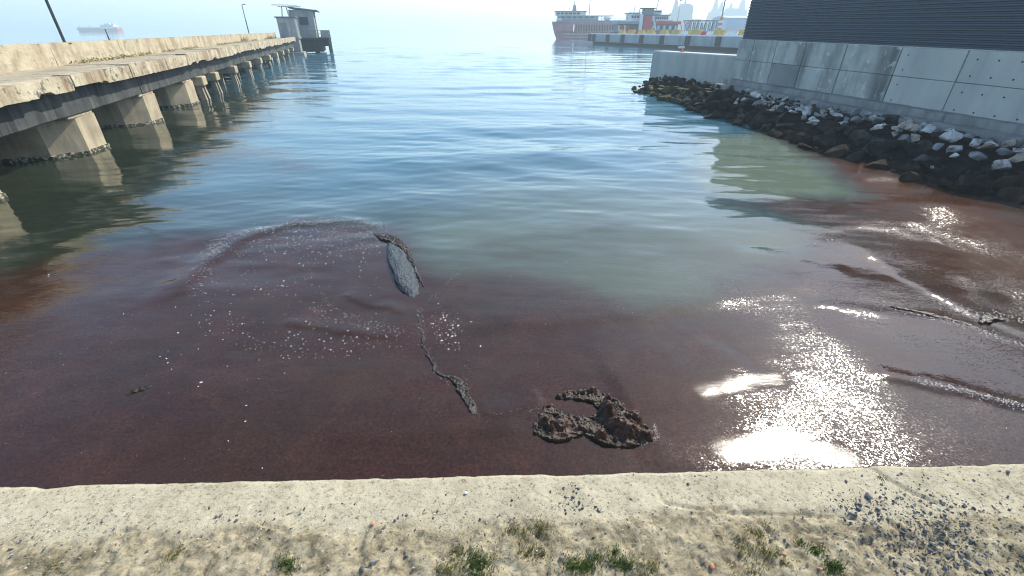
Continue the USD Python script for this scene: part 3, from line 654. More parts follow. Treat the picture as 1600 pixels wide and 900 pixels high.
# foam flecks riding on the water
rf = np.random.default_rng(21)
L1 = CREST[0][0]
def fleck_pts():
    P = []
    def along(pts, n, sd, s0, s1):
        pts = np.asarray(pts, float); seg = np.linalg.norm(np.diff(pts, axis=0), axis=1)
        for _ in range(n):
            i = rf.choice(len(seg), p=seg / seg.sum()); q = pts[i] + (pts[i + 1] - pts[i]) * rf.uniform() + rf.normal(0, sd, 2)
            P.append((*q, s0 * (s1 / s0) ** (rf.uniform() ** 2.2)))
    a = lambda l: [at(*q)[:2] for q in l]
    along(a([(335, 395), (345, 375), (400, 360), (450, 353), (520, 347), (600, 352)]), 900, .11, .003, .016)
    along(a([(400, 362), (460, 352), (540, 346), (590, 350)]), 420, .07, .003, .015)
    along(a([(300, 470), (330, 400), (345, 375)]), 130, .10, .004, .018)
    along(a([(655, 480), (660, 540), (690, 590), (720, 600), (750, 655)]), 260, .03, .003, .010)
    along(a([(690, 490), (705, 540)]), 130, .15, .005, .03)
    along(a([(850, 625), (840, 660), (900, 690)]), 60, .03, .003, .008)
    along(a([(1000, 697), (1027, 685), (1022, 665)]), 260, .012, .003, .009)
    along(a([(1430, 598), (1478, 608), (1555, 627), (1600, 640)]), 500, .035, .004, .016)
    along(a([(1400, 486), (1478, 502), (1533, 519), (1610, 545)]), 500, .05, .004, .018)
    along(a([(1480, 475), (1540, 495), (1620, 500)]), 260, .10, .005, .02)
    along(a([(490, 480), (560, 500), (640, 520)]), 90, .08, .004, .014)
    for line, n_ in (([(500, 455), (520, 480), (560, 500), (610, 515), (645, 520)], 130), ([(480, 480), (520, 500), (580, 512)], 80), ([(670, 470), (700, 440), (725, 420)], 70), ([(690, 520), (730, 560), (725, 600)], 60),
                     ([(345, 385), (430, 372), (520, 368), (585, 372)], 160), ([(755, 655), (800, 645), (840, 640)], 60), ([(1040, 690), (1060, 720)], 40), ([(1290, 385), (1330, 378), (1350, 400)], 110), ([(900, 470), (1000, 485), (1100, 470)], 60)):
        along(a(line), n_, .025, .002, .008)
    zone = FOAMY
    zx = np.array(zone)
    n = 0
    while n < 900:
        q = rf.uniform(zx.min(0), zx.max(0))
        if inside(np.array([q[0]]), np.array([q[1]]), zone)[0] and noise2(np.array([q[0]]), np.array([q[1]]), .9, 77)[0] + rf.normal(0, .12) > .5:
            P.append((*q, .005 * 5 ** (rf.uniform() ** 2.5))); n += 1
    for _ in range(500):
        q = np.array([rf.uniform(-6, 7), rf.uniform(1.5, 9)]); P.append((*q, .003 * 4 ** (rf.uniform() ** 3)))
    for px, py, s in [(385, 635, .018), (384, 660, .02), (357, 690, .015), (315, 598, .03), (310, 605, .016), (445, 583, .013), (355, 572, .012), (278, 520, .03), (260, 560, .02), (262, 567, .016), (250, 557, .013), (268, 577, .014), (410, 732, .012), (75, 428, .02), (75, 430, .015), (310, 545, .015), (193, 490, .015)]:
        P.append((*at(px, py)[:2], s))
    return np.array(P)
FP = fleck_pts()
fz = water_z(FP[:, 0], FP[:, 1], np.hypot(FP[:, 0], FP[:, 1]) * .0058)
v, f = [], []
for (x, y, s), z in zip(FP, fz):
    if y < QY(x) + .05: continue
    k = len(v); n = 6; a0 = rf.uniform(0, 6.28); st = rf.uniform(1, 2.2); ca, sa = math.cos(a0), math.sin(a0)
    v.append((x, y, z + .005 + s * .18))
    for i in range(n):
        a = 2 * PI * i / n; r = s * rf.uniform(.35, .62); u, w = r * math.cos(a) * st * .8, r * math.sin(a) / st ** .5
        v.append((x + u * ca - w * sa, y + u * sa + w * ca, z + .0015))
    for i in range(n): f.append((k, k + 1 + i, k + 1 + (i + 1) % n))
solo('foam_flecks', tm(v, f), 'foam', 'white foam flecks drifting on the red water', 'foam', kind='stuff', smooth=True)

# ------------------------------------------------------------------ the old pier on the left
PU, PN = np.array([-.2961, .9552]), np.array([.9552, .2961])
PO = np.array([-8.6, 0.0])
PR = math.atan2(PU[1], PU[0])
def pw(s, n, z=0): return np.array([*(PO + PU * s + PN * n), z])
def pbox(s0, s1, n0, n1, z0, z1, ch=.02):
    m = cbox((0, 0, 0), (s1 - s0, n1 - n0, z1 - z0), ch)
    m.apply_transform(trimesh.transformations.rotation_matrix(PR, (0, 0, 1)))
    m.apply_translation(pw((s0 + s1) / 2, (n0 + n1) / 2 , (z0 + z1) / 2)); return m
# local frame of pbox: x along the pier, y = to the left of it, i.e. -PN; n is mirrored but the boxes are symmetric
pier = thing('pier', 'long decaying concrete pier on blocks and piles running out to a hut', 'pier', (*PO, 0), PR)
SEND = 80.0
rp = np.random.default_rng(31)
def broken_slab(s0, s1, n0, n1, z0, z1, seed, top=.010, low=.10, edge=.16):
    m = trimesh.creation.box((s1 - s0, n1 - n0, z1 - z0))
    v, f = trimesh.remesh.subdivide_to_size(m.vertices, m.faces, edge, max_iter=12)
    m = trimesh.Trimesh(v, f, process=True); m.merge_vertices()
    nrm = m.vertex_normals.copy(); v = m.vertices.copy()
    sx = v[:, 0] + (s0 + s1) / 2
    q = meshkit.fbm(np.c_[sx * 1.3, v[:, 1] * 1.3, v[:, 2] * 2.2 + seed], 4, seed) - .5
    v += nrm * (q * .030 + (meshkit.fbm(v * 6 + seed, 3, seed) - .5) * .028)[:, None]
    lo_ = v[:, 2] < -(z1 - z0) * .30
    b = meshkit.fbm(np.c_[sx * .75, np.full(len(sx), seed * 3.1), np.zeros(len(sx))], 4, seed + 5)
    v[lo_, 2] += low * (.9 * smooth01((b[lo_] - .55) / .03) * (.4 + b[lo_]) + .25 * (meshkit.fbm(np.c_[sx[lo_] * 5, sx[lo_] * 0, sx[lo_] * 0 + seed], 3) - .5))
    bite = meshkit.fbm(np.c_[sx * 1.1, np.full(len(sx), seed * 1.7), np.zeros(len(sx))], 4, seed + 9)
    hi_ = v[:, 2] > (z1 - z0) * .3
    v[hi_, 2] -= np.clip(bite[hi_] - .60, 0, 1) * top * 3
    m = trimesh.Trimesh(v, m.faces, process=False)
    m.apply_transform(trimesh.transformations.rotation_matrix(PR, (0, 0, 1)))
    m.apply_translation(pw((s0 + s1) / 2, (n0 + n1) / 2, (z0 + z1) / 2)); return m
cuts = [-9, -1.5, 3.6, 10.2, 15.35, 19.6, 26.6, 33, 39.5, 46, 53, 60, 67, 73.5, SEND]
for i, (a, b) in enumerate(zip(cuts[:-1], cuts[1:])):
    pier.part('edge_slab', broken_slab(a + .035, b - .035, -.42, .02, 1.90, float(np.interp((a + b) / 2, [12, 18, 22, 28, 40], [2.30, 2.31, 2.34, 2.40, 2.46])), i + 1, edge=.16 if i < 6 else .45), 'pier_edge', world=True, smooth=40)
for i in range(9):
    a, b = -9 + i * 10, min(SEND, 1 + i * 10)
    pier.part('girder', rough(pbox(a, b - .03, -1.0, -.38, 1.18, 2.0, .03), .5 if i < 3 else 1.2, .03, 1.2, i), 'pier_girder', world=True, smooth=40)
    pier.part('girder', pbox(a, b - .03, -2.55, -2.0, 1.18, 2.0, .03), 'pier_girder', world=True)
for i in range(12):
    a, b = -9 + i * 7.5, min(SEND, -1.5 + i * 7.5)
    if b <= a: continue
    pier.part('deck_slab', broken_slab(a + .012, b - .012, -2.60, -.43, 1.95, float(np.interp((a + b) / 2, [12, 22, 30, 40], [2.27, 2.28, 2.30, 2.33])), 40 + i, top=.006, low=0, edge=.3 if i < 5 else .7), 'pier_deck', world=True, smooth=40)
    pier.part('deck_slab', pbox(a + .012, b - .012, -8.5, -2.91, 2.02, 2.34, .02), 'pier_deck', world=True)  # unseen rear deck and girder added behind the parapet to darken the underside
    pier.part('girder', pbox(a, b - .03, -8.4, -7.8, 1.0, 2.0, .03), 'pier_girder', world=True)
pc = [-9, -2, 4.5, 9.0, 14.6, 20.6, 26.5, 33, 40, 47.5, 55, 63, 71.5, SEND]
for i, (a, b) in enumerate(zip(pc[:-1], pc[1:])):
    pier.part('parapet', broken_slab(a + .01, b - .01, -2.90, -2.605, 2.0, 3.04, 70 + i, top=.008, low=0, edge=.22 if i < 6 else .6), 'parapet', world=True, smooth=40)
def plan(s, n): return (PO + PU * s + PN * n)
# three massive blocks with chamfered noses, plus two unseen, added to darken the underside
for s0_ in (3.9, 9.45, 15.0, 20.5, 26.1):
    def nose(e, zlo, zhi): return prism([plan(s0_ - e, -8.0), plan(s0_ - e, -1.2 + e * .4), plan(s0_ + .60 - e * .4, -.46 + e), plan(s0_ + 1.55 + e * .4, -.34 + e), plan(s0_ + 2.0 + e, -.8), plan(s0_ + 2.0 + e, -8.0)], zlo, zhi)  # unseen length behind the parapet added to keep light out below
    bl = pier.part('pier_block', rough(nose(0, -1.6, 1.10), .22, .022, 2.5, int(s0_)), 'pier_block', world=True, smooth=35)
    pier.part('marine_growth', rough(nose(.04, -1.6, .10), .10, .05, 5, int(s0_) + 3), 'marine_growth', parent=bl, world=True, smooth=True)
    pier.part('bearing', rough(pbox(s0_ + .2, s0_ + 1.7, -1.5, -.42, 1.08, 1.24, .03), .2, .03, 3, 2), 'pier_edge', world=True, smooth=40)
# bents of a cap beam on raking piles
sb = [29.0] + [31.95 + 5.44 * k for k in range(9)]
for i, s in enumerate(sb):
    cap = rough(pbox(s - .42, s + .42, -8.2, -.10, .74, 1.20, .04), .4, .025, 2, i)
    cp = pier.part('cap_beam', cap, 'pier_block', world=True, smooth=40)
    for n, rk in ((-.42, .28), (-1.3, -.1), (-2.5, -.3), (-5.0, .2), (-7.6, -.2)):
        for ds in (-.22, .24):
            pl = hull([pw(s + ds + a * .13, n + b * .13, .80) for a in (-1, 1) for b in (-1, 1)] + [pw(s + ds * 1.9 + a * .14, n + rk + b * .14, -1.6) for a in (-1, 1) for b in (-1, 1)])
            pier.part('pile', rough(pl, .5, .02, 3, i), 'pile', parent=cp, world=True, smooth=40)
rv = np.random.default_rng(66); vv, ff = [], []
for _ in range(2600):
    s_ = 10 + 70 * rv.uniform() ** 1.3; n_ = -2.56 + abs(rv.normal()) * .16
    if meshkit.noise(np.array([[s_ * .55, 3.0, 1.0]]))[0] < .42 + .15 * rv.uniform(): continue
    q = pw(s_, n_, 2.26 + .06 * min(1, max(0, (s_ - 15) / 25)) + rv.uniform(0, .10)); w = rv.uniform(.03, .08); d = rv.normal(size=3); d /= np.linalg.norm(d); e = np.cross(d, rv.normal(size=3)); e /= np.linalg.norm(e)
    k = len(vv); vv += [q, q + d * w + e * w * .4, q + d * w * 2, q + d * w - e * w * .4]; ff += [[k, k + 1, k + 2], [k, k + 2, k + 3]]
solo('weeds', tm(vv, ff), 'grass_dry', 'low dry weeds along the foot of the pier wall', 'weeds', kind='stuff')
# lamp posts standing on it
def lamp_post(s, n, z0, h, r, label, head=True, name='lamp_post', cat='lamp post'):
    p = pw(s, n, z0)
    t = thing(name, label, cat, p)
    t.part('post', tube([(0, 0, 0), (0, 0, h * .5)], r, 10), 'dark_metal'); t.part('post', tube([(0, 0, h * .5), (0, 0, h)], r * .75, 10), 'dark_metal')
    t.part('base_plate', cbox((0, 0, .02), (r * 6, r * 6, .04), .005), 'dark_metal')
    if head:
        t.part('arm', tube([(0, 0, h - .02), (.12 * h ** .5, -.1, h + .04)], r * .6, 8), 'dark_metal')
        t.part('lamp_head', cbox((.2 * h ** .5, -.15, h + .05), (.16 * h ** .5, .09 * h ** .5, .05 * h ** .5), .01), 'grey_metal')
lamp_post(21.1 / .955, -2.75, 2.98, 6.2, .05, 'tall dark lamp post on the near pier parapet reaching out of view')
lamp_post(58.1 / .955, -2.75, 2.98, 2.75, .05, 'short pole with a small lamp on the far half of the pier')
lamp_post(24.9 / .955, -2.75, 2.98, .52, .025, 'short rusty stub post on the pier parapet below the distant ship', False, 'stub_post', 'post')
rg2 = np.random.default_rng(55)
for s, n, r_, lab in ((55, -2.3, .5, 'dry weeds growing on the pier deck before the lamp'), (72, -2.2, .55, 'dark bush at the far end of the pier deck by the hut')):
    p = pw(s, n, 2.38); v, f = [], []
    for _ in range(260):
        a = rg2.uniform(0, 2 * PI); q = np.array([rg2.normal(0, r_ * .9), rg2.normal(0, .22), abs(rg2.normal(0, .18))]); w = rg2.uniform(.03, .08); d = rg2.normal(size=3); d /= np.linalg.norm(d); e = np.cross(d, rg2.normal(size=3)); e /= np.linalg.norm(e)
        k = len(v); v += [q, q + d * w + e * w * .4, q + d * w * 2, q + d * w - e * w * .4]; f += [[k, k + 1, k + 2], [k, k + 2, k + 3]]
    t = thing('pier_bush', lab, 'bush', p, PR); t.part('foliage', tm(v, f), 'grass_dry'); t.part('stem', tube([(0, 0, -.02), (.05, 0, .15)], .015), 'pile')

# ------------------------------------------------------------------ huts at the end of the pier
hc = pw(82.2, -.9, 0)
hut = thing('pump_hut', 'small square concrete hut on a plinth at the pier end', 'hut', hc, PR)
hut.part('footing', prism([(-2.3, -1.7), (1.6, -1.7), (2.2, -1.2), (2.2, 1.7), (-2.3, 1.7)], -1.5, .42), 'hut_wall')
hut.part('plinth', cbox((0, 0, 1.32), (2.6, 2.5, 1.78), .04), 'hut_shade')
hut.part('ledge', cbox((0, 0, 2.27), (3.0, 2.9, .12), .02), 'hut_wall')
wl = hut.part('wall', rough(cbox((0, 0, 3.62), (2.55, 2.45, 2.58), .03), .5, .012, 1.5), 'hut_wall', smooth=40)
hut.part('corner_pillar', cbox((-1.28, -1.22, 3.62), (.22, .22, 2.56), .02), 'concrete_lit'); hut.part('corner_pillar', cbox((1.28, -1.22, 3.62), (.22, .22, 2.56), .02), 'concrete_lit')
hut.part('corner_pillar', cbox((0, -1.235, 3.62), (.18, .10, 2.5), .02), 'concrete_lit')  # pilasters made pale on the sunny side, sunlight put into their colour
hut.part('roof', cbox((0, 0, 4.99), (3.0, 2.9, .16), .03), 'roof_sheet')
hut.part('door', cbox((-1.285, .45, 3.35), (.05, .85, 1.9), .01), 'grey_metal')
an = thing('antenna_frame', 'thin metal table-like antenna frame on the hut roof', 'antenna', (*hc[:2], 5.075), PR)
for a in (-.35, .35):
    for b in (-.3, .3): an.part('leg', tube([(a * 1.5, b * 1.5, 0), (a, b, 1.25)], .035, 6), 'dark_metal')
an.part('cross_bar', tube([(-.5, -1.9, 1.45), (-.5, 1.6, 1.45)], .035, 6), 'dark_metal'); an.part('cross_bar', tube([(.4, -2.3, 1.28), (.4, .9, 1.28)], .045, 6), 'dark_metal')
an.part('frame_top', cbox((0, 0, 1.27), (1.0, .9, .05), .01), 'dark_metal')
h2 = pw(90.5, .9, 0)
hb = thing('platform_hut', 'larger grey hut with an overhanging slanted roof behind the square hut', 'hut', h2, PR)
hb.part('wall', rough(prism([(-3.4, -1.6), (3.4, -1.6), (3.4, 1.8), (-3.4, 1.8)], 2.25, 6.1), .9, .015, 1), 'hut_shade', smooth=40)
rfm = cbox((0, 0, 0), (7.2, 4.3, .18), .03); rfm.apply_transform(trimesh.transformations.rotation_matrix(.10, (1, 0, 0))); rfm.apply_translation((0, -.35, 6.22)); hb.part('roof', rfm, 'roof_sheet')
wn_ = hb.part('window', cbox((-3.41, -.2, 4.6), (.06, 1.3, 1.1), .01), 'ship_dark'); hb.part('sill', cbox((-3.46, -.2, 4.0), (.14, 1.5, .08), .01), 'hut_wall', parent=wn_)
hb.part('lit_face', cbox((-2.9, -1.68, 4.2), (.6, .14, 3.7), .02), 'concrete_lit'); hb.part('lit_face', cbox((2.0, -1.68, 4.2), (1.2, .14, 3.7), .02), 'concrete_lit')  # pale panels painted as the sunlit side of the wall
hb.part('platform', cbox((0, -.6, 2.1), (8.4, 6.0, .3), .04), 'quay_dark')
for a in np.linspace(-4, 4, 5):
    for b in (-3.4, -1.2, 1.0): hb.part('leg', tube([(a, b, -1.5), (a, b, 1.96)], .13, 8), 'quay_dark')
for a in np.linspace(-4.1, 4.1, 7): hb.part('rail_post', tube([(a, -3.5, 2.25), (a, -3.5, 3.3)], .035, 6), 'grey_metal')
for b in np.linspace(-3.5, 2, 4): hb.part('rail_post', tube([(-4.1, b + .05, 2.25), (-4.1, b + .05, 3.3)], .035, 6), 'grey_metal')
for z in (2.8, 3.3): hb.part('rail', tube([(-4.1, 2, z), (-4.1, -3.5, z), (4.1, -3.5, z)], .03, 6), 'grey_metal')
hb.part('under_fill', cbox((0, -.3, 1.05), (7.2, 4.2, 1.7), .05), 'quay_dark'); hb.part('locker', cbox((1.2, -2.7, 2.75), (1.8, 1.1, 1.0), .05), 'hut_wall', label='pale locker on the platform'); hb.part('lower_tank', cbox((-1.0, -2.6, 1.45), (3, 1.6, .9), .05), 'quay_dark')  # dark volume filling the space under the platform

# ------------------------------------------------------------------ seawall, fence, low wall on the right
WALL = np.array([(12.0, 26.9), (13.0, 22.5), (13.9, 17.5), (14.6, 13.5), (15.6, 9.0), (17.0, 4.0), (18.5, -2.0)])
WSEG = np.linalg.norm(np.diff(WALL, axis=0), axis=1); WCUM = np.r_[0, np.cumsum(WSEG)]
def wpt(s, off=0.0):
    """point at length s along the wall, off metres to the water side"""
    i = int(np.clip(np.searchsorted(WCUM, s) - 1, 0, len(WSEG) - 1)); d = (WALL[i + 1] - WALL[i]) / WSEG[i]
    # smooth normal
    def nrm(j):
        j = int(np.clip(j, 0, len(WSEG) - 1)); e = (WALL[j + 1] - WALL[j]) / WSEG[j]; return np.array([e[1], -e[0]])
    u = (s - WCUM[i]) / WSEG[i]
    n = nrm(i) * (1 - abs(u - .5)) + (nrm(i + 1) * (u - .5) if u > .5 else nrm(i - 1) * (.5 - u)); n /= np.linalg.norm(n)
    return WALL[i] + d * (s - WCUM[i]) + n * off
WL = WCUM[-1]
def wtop(s): return 3.0 - .10 * np.clip(s / 14, 0, 1.5)
def wblock(s0, s1, o0, o1, z0a, z1a, z0b=None, z1b=None, g=.0, lean=0.0, ch=.012):
    """a piece that follows the wall: between lengths s0 and s1, offsets o0 to o1"""
    z0b = z0a if z0b is None else z0b; z1b = z1a if z1b is None else z1b
    pts = []
    for s, z0, z1 in ((s0 + g, z0a, z1a), (s1 - g, z0b, z1b)):
        for o in (o0, o1):
            for z in (z0, z1):
                oo = o - (lean * (z - 1.1) if o > (o0 + o1) / 2 else 0)
                p = wpt(s, oo); pts.append((*p, z))
    c = np.mean(pts, 0)
    pts = np.array(pts); out = []
    for p in pts:                                  # small chamfer
        for k in range(3):
            q = p.copy(); dd = np.sign(c - p) * ch; dd[k] = 0; out.append(q + dd)
    return hull(out)
sw = thing('seawall', 'tall grey concrete seawall of cast panels above the dark rocks', 'wall', (*WALL[0], 0), 0)
sj = [0, 1.15, 2.75, 4.55, 6.75, 9.15, 11.4, 13.9, 16.4, 18.9, 21.4, 24, 26.6, 29.2]
wmats = [['seawall', 'seawall'], ['seawall', 'seawall'], ['seawall', 'seawall_dark'], ['seawall', 'seawall'], ['seawall', 'seawall'], ['seawall_new', 'seawall_new'], ['seawall_new', 'seawall_new'], ['seawall', 'seawall_new']] + [['seawall', 'seawall_new']] * 8
sw.part('core', cat_([wblock(a, b, -.55, -.04, .6, wtop(a) - .03, .6, wtop(b) - .03, ch=.005) for a, b in zip(sj[:-1], sj[1:])]), 'seawall_dark', world=True)
rh = np.random.default_rng(9)
for i, (a, b) in enumerate(zip(sj[:-1], sj[1:])):
    mid = lambda s: 2.08 - .07 * s / 14
    for row in (0, 1):
        o = .025 + rh.uniform(-.006, .012)
        z = (1.02, mid(a) - .008, 1.02, mid(b) - .008) if row else (mid(a) + .008, wtop(a), mid(b) + .008, wtop(b))
        mth = wmats[i][row]
        pn = sw.part('wall_panel', wblock(a, b, -.06, o, z[0], z[1], z[2], z[3], g=.011), mth, world=True)
        if mth == 'seawall_new':
            for u in (.14, .38, .62, .86):
                for w in (.22, .74):
                    s = a + u * (b - a); p = wpt(s, o + .006); q = wpt(s, o - .03); zz = z[0] + w * (z[1] - z[0])
                    sw.part('tie_hole', tube([(*p, zz), (*q, zz)], .027, 8), 'hole', parent=pn, world=True)
sl_ = np.r_[-.9, np.arange(1.5, 28, 2.6)]
for a, b in zip(sl_[:-1], sl_[1:]):
    sw.part('footing', rough(wblock(max(a, 0), b, -.1, .50, .2, 1.16, g=.006, ch=.03), .3, .02, 2, int(a * 3) + 9), 'ledge', world=True, smooth=40)
    sw.part('toe_beam', rough(wblock(max(a, 0), b, .45, 1.0, .0, .93, g=.006, ch=.03), .3, .022, 2, int(a * 3) + 5), 'ledge', world=True, smooth=40)

fn = thing('corrugated_fence', 'dark navy corrugated metal fence on top of the seawall', 'fence', (*wpt(0), 3.0), 0)
fz0 = lambda s: wtop(s) + .03
fj = [.02, 2.4, 4.8, 7.2, 9.6, 12.0, 14.4, 16.8, 19.2, 21.6, 24, 26.4]
NSL = 14
for i, (a, b) in enumerate(zip(fj[:-1], fj[1:])):
    for k in range(NSL):
        h = 1.74 / NSL; pr_ = []
        prof = [(.0, .0), (.045, .012), (.045, h * .45), (.0, h * .62), (.0, h * .9), (-.013, h + .012)]
        v, f = [], []
        ss = np.linspace(a, b, 4)
        for s in ss:
            for side in (0, 1):
                for (o, z) in prof:
                    v.append((*wpt(s, -.12 + o - (.006 if side else 0)), fz0(s) + k * h + z))
        n = len(prof)
        for j in range(len(ss) - 1):
            o0, o1 = j * 2 * n, (j + 1) * 2 * n
            for q in range(n - 1):
                f += [[o0 + q, o1 + q, o1 + q + 1], [o0 + q, o1 + q + 1, o0 + q + 1], [o0 + n + q, o0 + n + q + 1, o1 + n + q + 1], [o0 + n + q, o1 + n + q + 1, o1 + n + q]]
        fn.part('slat', tm(v, f), 'fence', world=True)
    for s in (a,):
        p = wpt(s + .04, -.19); fn.part('post', cbox((*p, fz0(s) + .86), (.09, .09, 1.74), .008), 'dark_metal', world=True)
    fn.part('top_rail', tube([(*wpt(s, -.13), fz0(s) + 1.765) for s in np.linspace(a, b, 4)], .03, 6), 'dark_metal', world=True)
    fn.part('base_rail', tube([(*wpt(s, -.10), fz0(s) - .012) for s in np.linspace(a + .1, b - .1, 4)], .022, 6), 'yellow' if False else 'concrete_lit', world=True)  # pale base rail paints the sunlit line along the wall top

lwa, lwb = np.array([9.44, 33.95]), np.array([12.35, 27.4])
ld = (lwb - lwa) / np.linalg.norm(lwb - lwa); lnn = np.array([-ld[1], ld[0]])     # towards the land
if lnn[0] < 0: lnn = -lnn
LWL = np.linalg.norm(lwb - lwa)
lwt = thing('low_wall', 'low pale concrete wall stub beyond the end of the tall seawall', 'wall', (*lwa, 0), math.atan2(ld[1], ld[0]))
sgn = 1 if (np.array([-ld[1], ld[0]]) @ lnn) > 0 else -1
lwt.part('wall_face', rough(cbox((LWL / 2, sgn * .55, 1.05), (LWL, 1.1, 2.3), .03), .45, .008, 1.2, 4), 'seawall_new', smooth=40)
lwt.part('lit_cap', cbox((LWL / 2 + .02, sgn * .55, 2.2), (LWL - .06, 1.02, .05), .01), 'concrete_lit')  # paler than the face, the sunlit top put into the colour
mo = lwa + ld * 2.2 + lnn * .5
t = thing('mooring_ring', 'small orange and white mooring fitting on the low wall', 'mooring fitting', (*mo, 2.22), 0)
t.part('upright', tube([(0, 0, 0), (0, 0, .26)], .05, 8), 'orange'); t.part('bar', tube([(-.28, 0, .26), (.12, 0, .26)], .05, 8), 'concrete_lit'); t.part('foot', cbox((0, 0, .01), (.3, .2, .03), .005), 'orange')

# ------------------------------------------------------------------ the rock slope
SHORE = np.array([(7.6, 31.5), (8.2, 28.8), (9.0, 22.2), (9.55, 17.2), (10.1, 14.3), (10.6, 12.2), (11.1, 10.8), (11.6, 9.6), (12.6, 7.4), (14.2, 4.0), (16, 0)])
SS = np.r_[0, np.cumsum(np.linalg.norm(np.diff(SHORE, axis=0), axis=1))]
TOPL = np.array([(10.3, 33.6), (10.4, 30.6), (11.2, 26.6), (12.1, 22.3), (12.75, 18.6), (13.05, 16.4), (13.35, 14.5), (13.7, 12.9), (14.5, 9.2), (16, 4.4), (17.6, -.5)])
def slope(s, t):
    """s along the shore (0..1 by its length), t from the wall foot 0 to the water's edge 1"""
    a = np.array([np.interp(s * SS[-1], SS, SHORE[:, k]) for k in (0, 1)]); b = np.array([np.interp(s * SS[-1], SS, TOPL[:, k]) for k in (0, 1)])
    p = b + (a - b) * t
    return np.array([p[0], p[1], .80 * (1 - t) ** 1.0 + .0])
gs, gt = np.meshgrid(np.linspace(0, 1, 120), np.linspace(-.05, 1.25, 26), indexing='ij')
bv = np.array([slope(a, b) for a, b in zip(gs.ravel(), gt.ravel())])
bv[:, 2] -= .16 + .25 * np.clip(gt.ravel() - 1, 0, 1)
bv += (meshkit.fbm(bv * 2.2, 4)[:, None] - .5) * np.array([.12, .12, .35])
ii = np.arange(gs.size).reshape(gs.shape)
bf = np.stack([ii[:-1, :-1], ii[1:, :-1], ii[1:, 1:], ii[:-1, 1:]], -1).reshape(-1, 4)
bm = tm(bv, np.vstack([bf[:, [0, 1, 2]], bf[:, [0, 2, 3]]]))
if bm.face_normals[:, 2].mean() < 0: bm.invert()
solo('shore_bed', bm, 'rock_dark', kind='structure', smooth=True)

rk = np.random.default_rng(77)
GD_ = ('dark boulder', 'dark boulders')
GW_ = ('pale rock', 'pale rocks')
GG_ = ('blue grey stone', 'grey stones')
GB_ = ('brown stained boulder', 'brown boulders')
GM_ = ('mossy boulder', 'mossy boulders')
placed = []
SECT = ['under the low wall tip', 'under the low wall', 'below the left end of the seawall', 'below the darkest seawall panel', 'below the middle of the seawall', 'below the first panels with tie holes', 'near the right edge of the view']
def where(p):
    k = int(np.searchsorted([30.0, 26.5, 22.0, 18.5, 15.5, 12.5][::-1], p[1])); k = 6 - k
    t = float(np.interp(p[2], [.12, .30, .50], [0, 1, 2])); tier = ['at the water edge', 'halfway up the slope', 'high on the slope'][int(round(t))]
    return f'{tier} {SECT[k]}'
def rock(p, s, mat, label, group, sub=1, asp=None):
    if group:
        label = f'{label} {where(p)}'; group = f'{group} {where(p)}'
    asp = asp or (rk.uniform(.95, 1.35), rk.uniform(.7, 1.0), rk.uniform(.7, 1.0))
    m = stone(rk, (s * asp[0], s * asp[1], s * asp[2]), rk.integers(9, 15), .82, sub, .16)
    m.apply_translation(p)
    solo('boulder', m, mat, label, 'rock', group, smooth=24)
    placed.append((p[0], p[1], s))
big = [((1545, 224), .82, 'rock_cream', 'long tan slab-like rock topmost at the right end of the slope', (1.5, .7, .6)), ((1488, 210), .62, 'rock_white', 'blocky white rock with rust marks near the seawall foot', (1.25, .8, .8)),
       ((1563, 255), .78, 'rock_white', 'flat white slab below the tan rock at the right', (1.5, .8, .5)), ((1418, 196), .56, 'rock_cream', 'rounded cream rock left of the two white blocks', (1.2, .8, .8)),
       ((1452, 199), .50, 'rock_white', 'white rock leaning on the blocky rusty one', (1.1, .8, .8)), ((1372, 196), .52, 'rock_white', 'elongated white rock left of the cream one', (1.6, .6, .5)),
       ((1340, 184), .50, 'rock_grey', 'dark blue grey rounded stone among the white ones', (1.4, .8, .7)), ((1572, 236), .52, 'rock_grey', 'pale bluish stone between tan slab and white slab', (1.1, .8, .7)),
       ((1430, 212), .44, 'rock_cream', 'cream rock under the rounded cream rock', (1.2, .9, .8)), ((1310, 178), .42, 'rock_white', 'white rock in the middle of the slope crest', (1.1, .9, .8)),
       ((1270, 188), .46, 'rock_white', 'low white rock left of the crest middle', (1.6, .7, .5)), ((1205, 170), .42, 'rock_white', 'ragged white rock at the left of the crest', (1.5, .7, .5)),
       ((1240, 173), .36, 'rock_white', 'small white streaked rock beside the ragged one', (1.5, .7, .5)), ((1398, 208), .34, 'rock_cream', 'small pale rock below the elongated white one', None),
       ((1468, 226), .40, 'rock_grey', 'light grey stone under the blocky white rock', None), ((1493, 240), .26, 'rock_white', 'little pointed white stone alone on the dark rocks', None), ((1455, 259), .20, 'rock_white', 'tiny white chip low on the dark rocks', None),
       ((1600, 243), .60, 'rock_cream', 'pale rock cut by the right edge of the view', None), ((1530, 242), .45, 'rock_grey', 'grey stone in the shade left of the bluish one', None), ((1375, 183), .36, 'rock_grey', 'grey stone behind the elongated white rock', None)]
SLP = np.array([slope(u, tt) for u in np.linspace(0, .85, 50) for tt in (0, .1, .2, .3, .45, .6)])
for (px, py), s, mat, lab, asp in big:
    best = min(((float(np.min(np.linalg.norm(SLP[:, :2] - at(px, py, zz)[:2], axis=1) + 3 * np.abs(SLP[:, 2] + .22 - zz))), zz) for zz in np.linspace(.2, 1.05, 18)), key=lambda q: q[0])
    p = at(px, py, best[1]); rock((p[0], p[1], best[1] - .05), s * .92, mat, lab, None, 2 if s > .4 else 1, asp)
n = 0; tries = 0
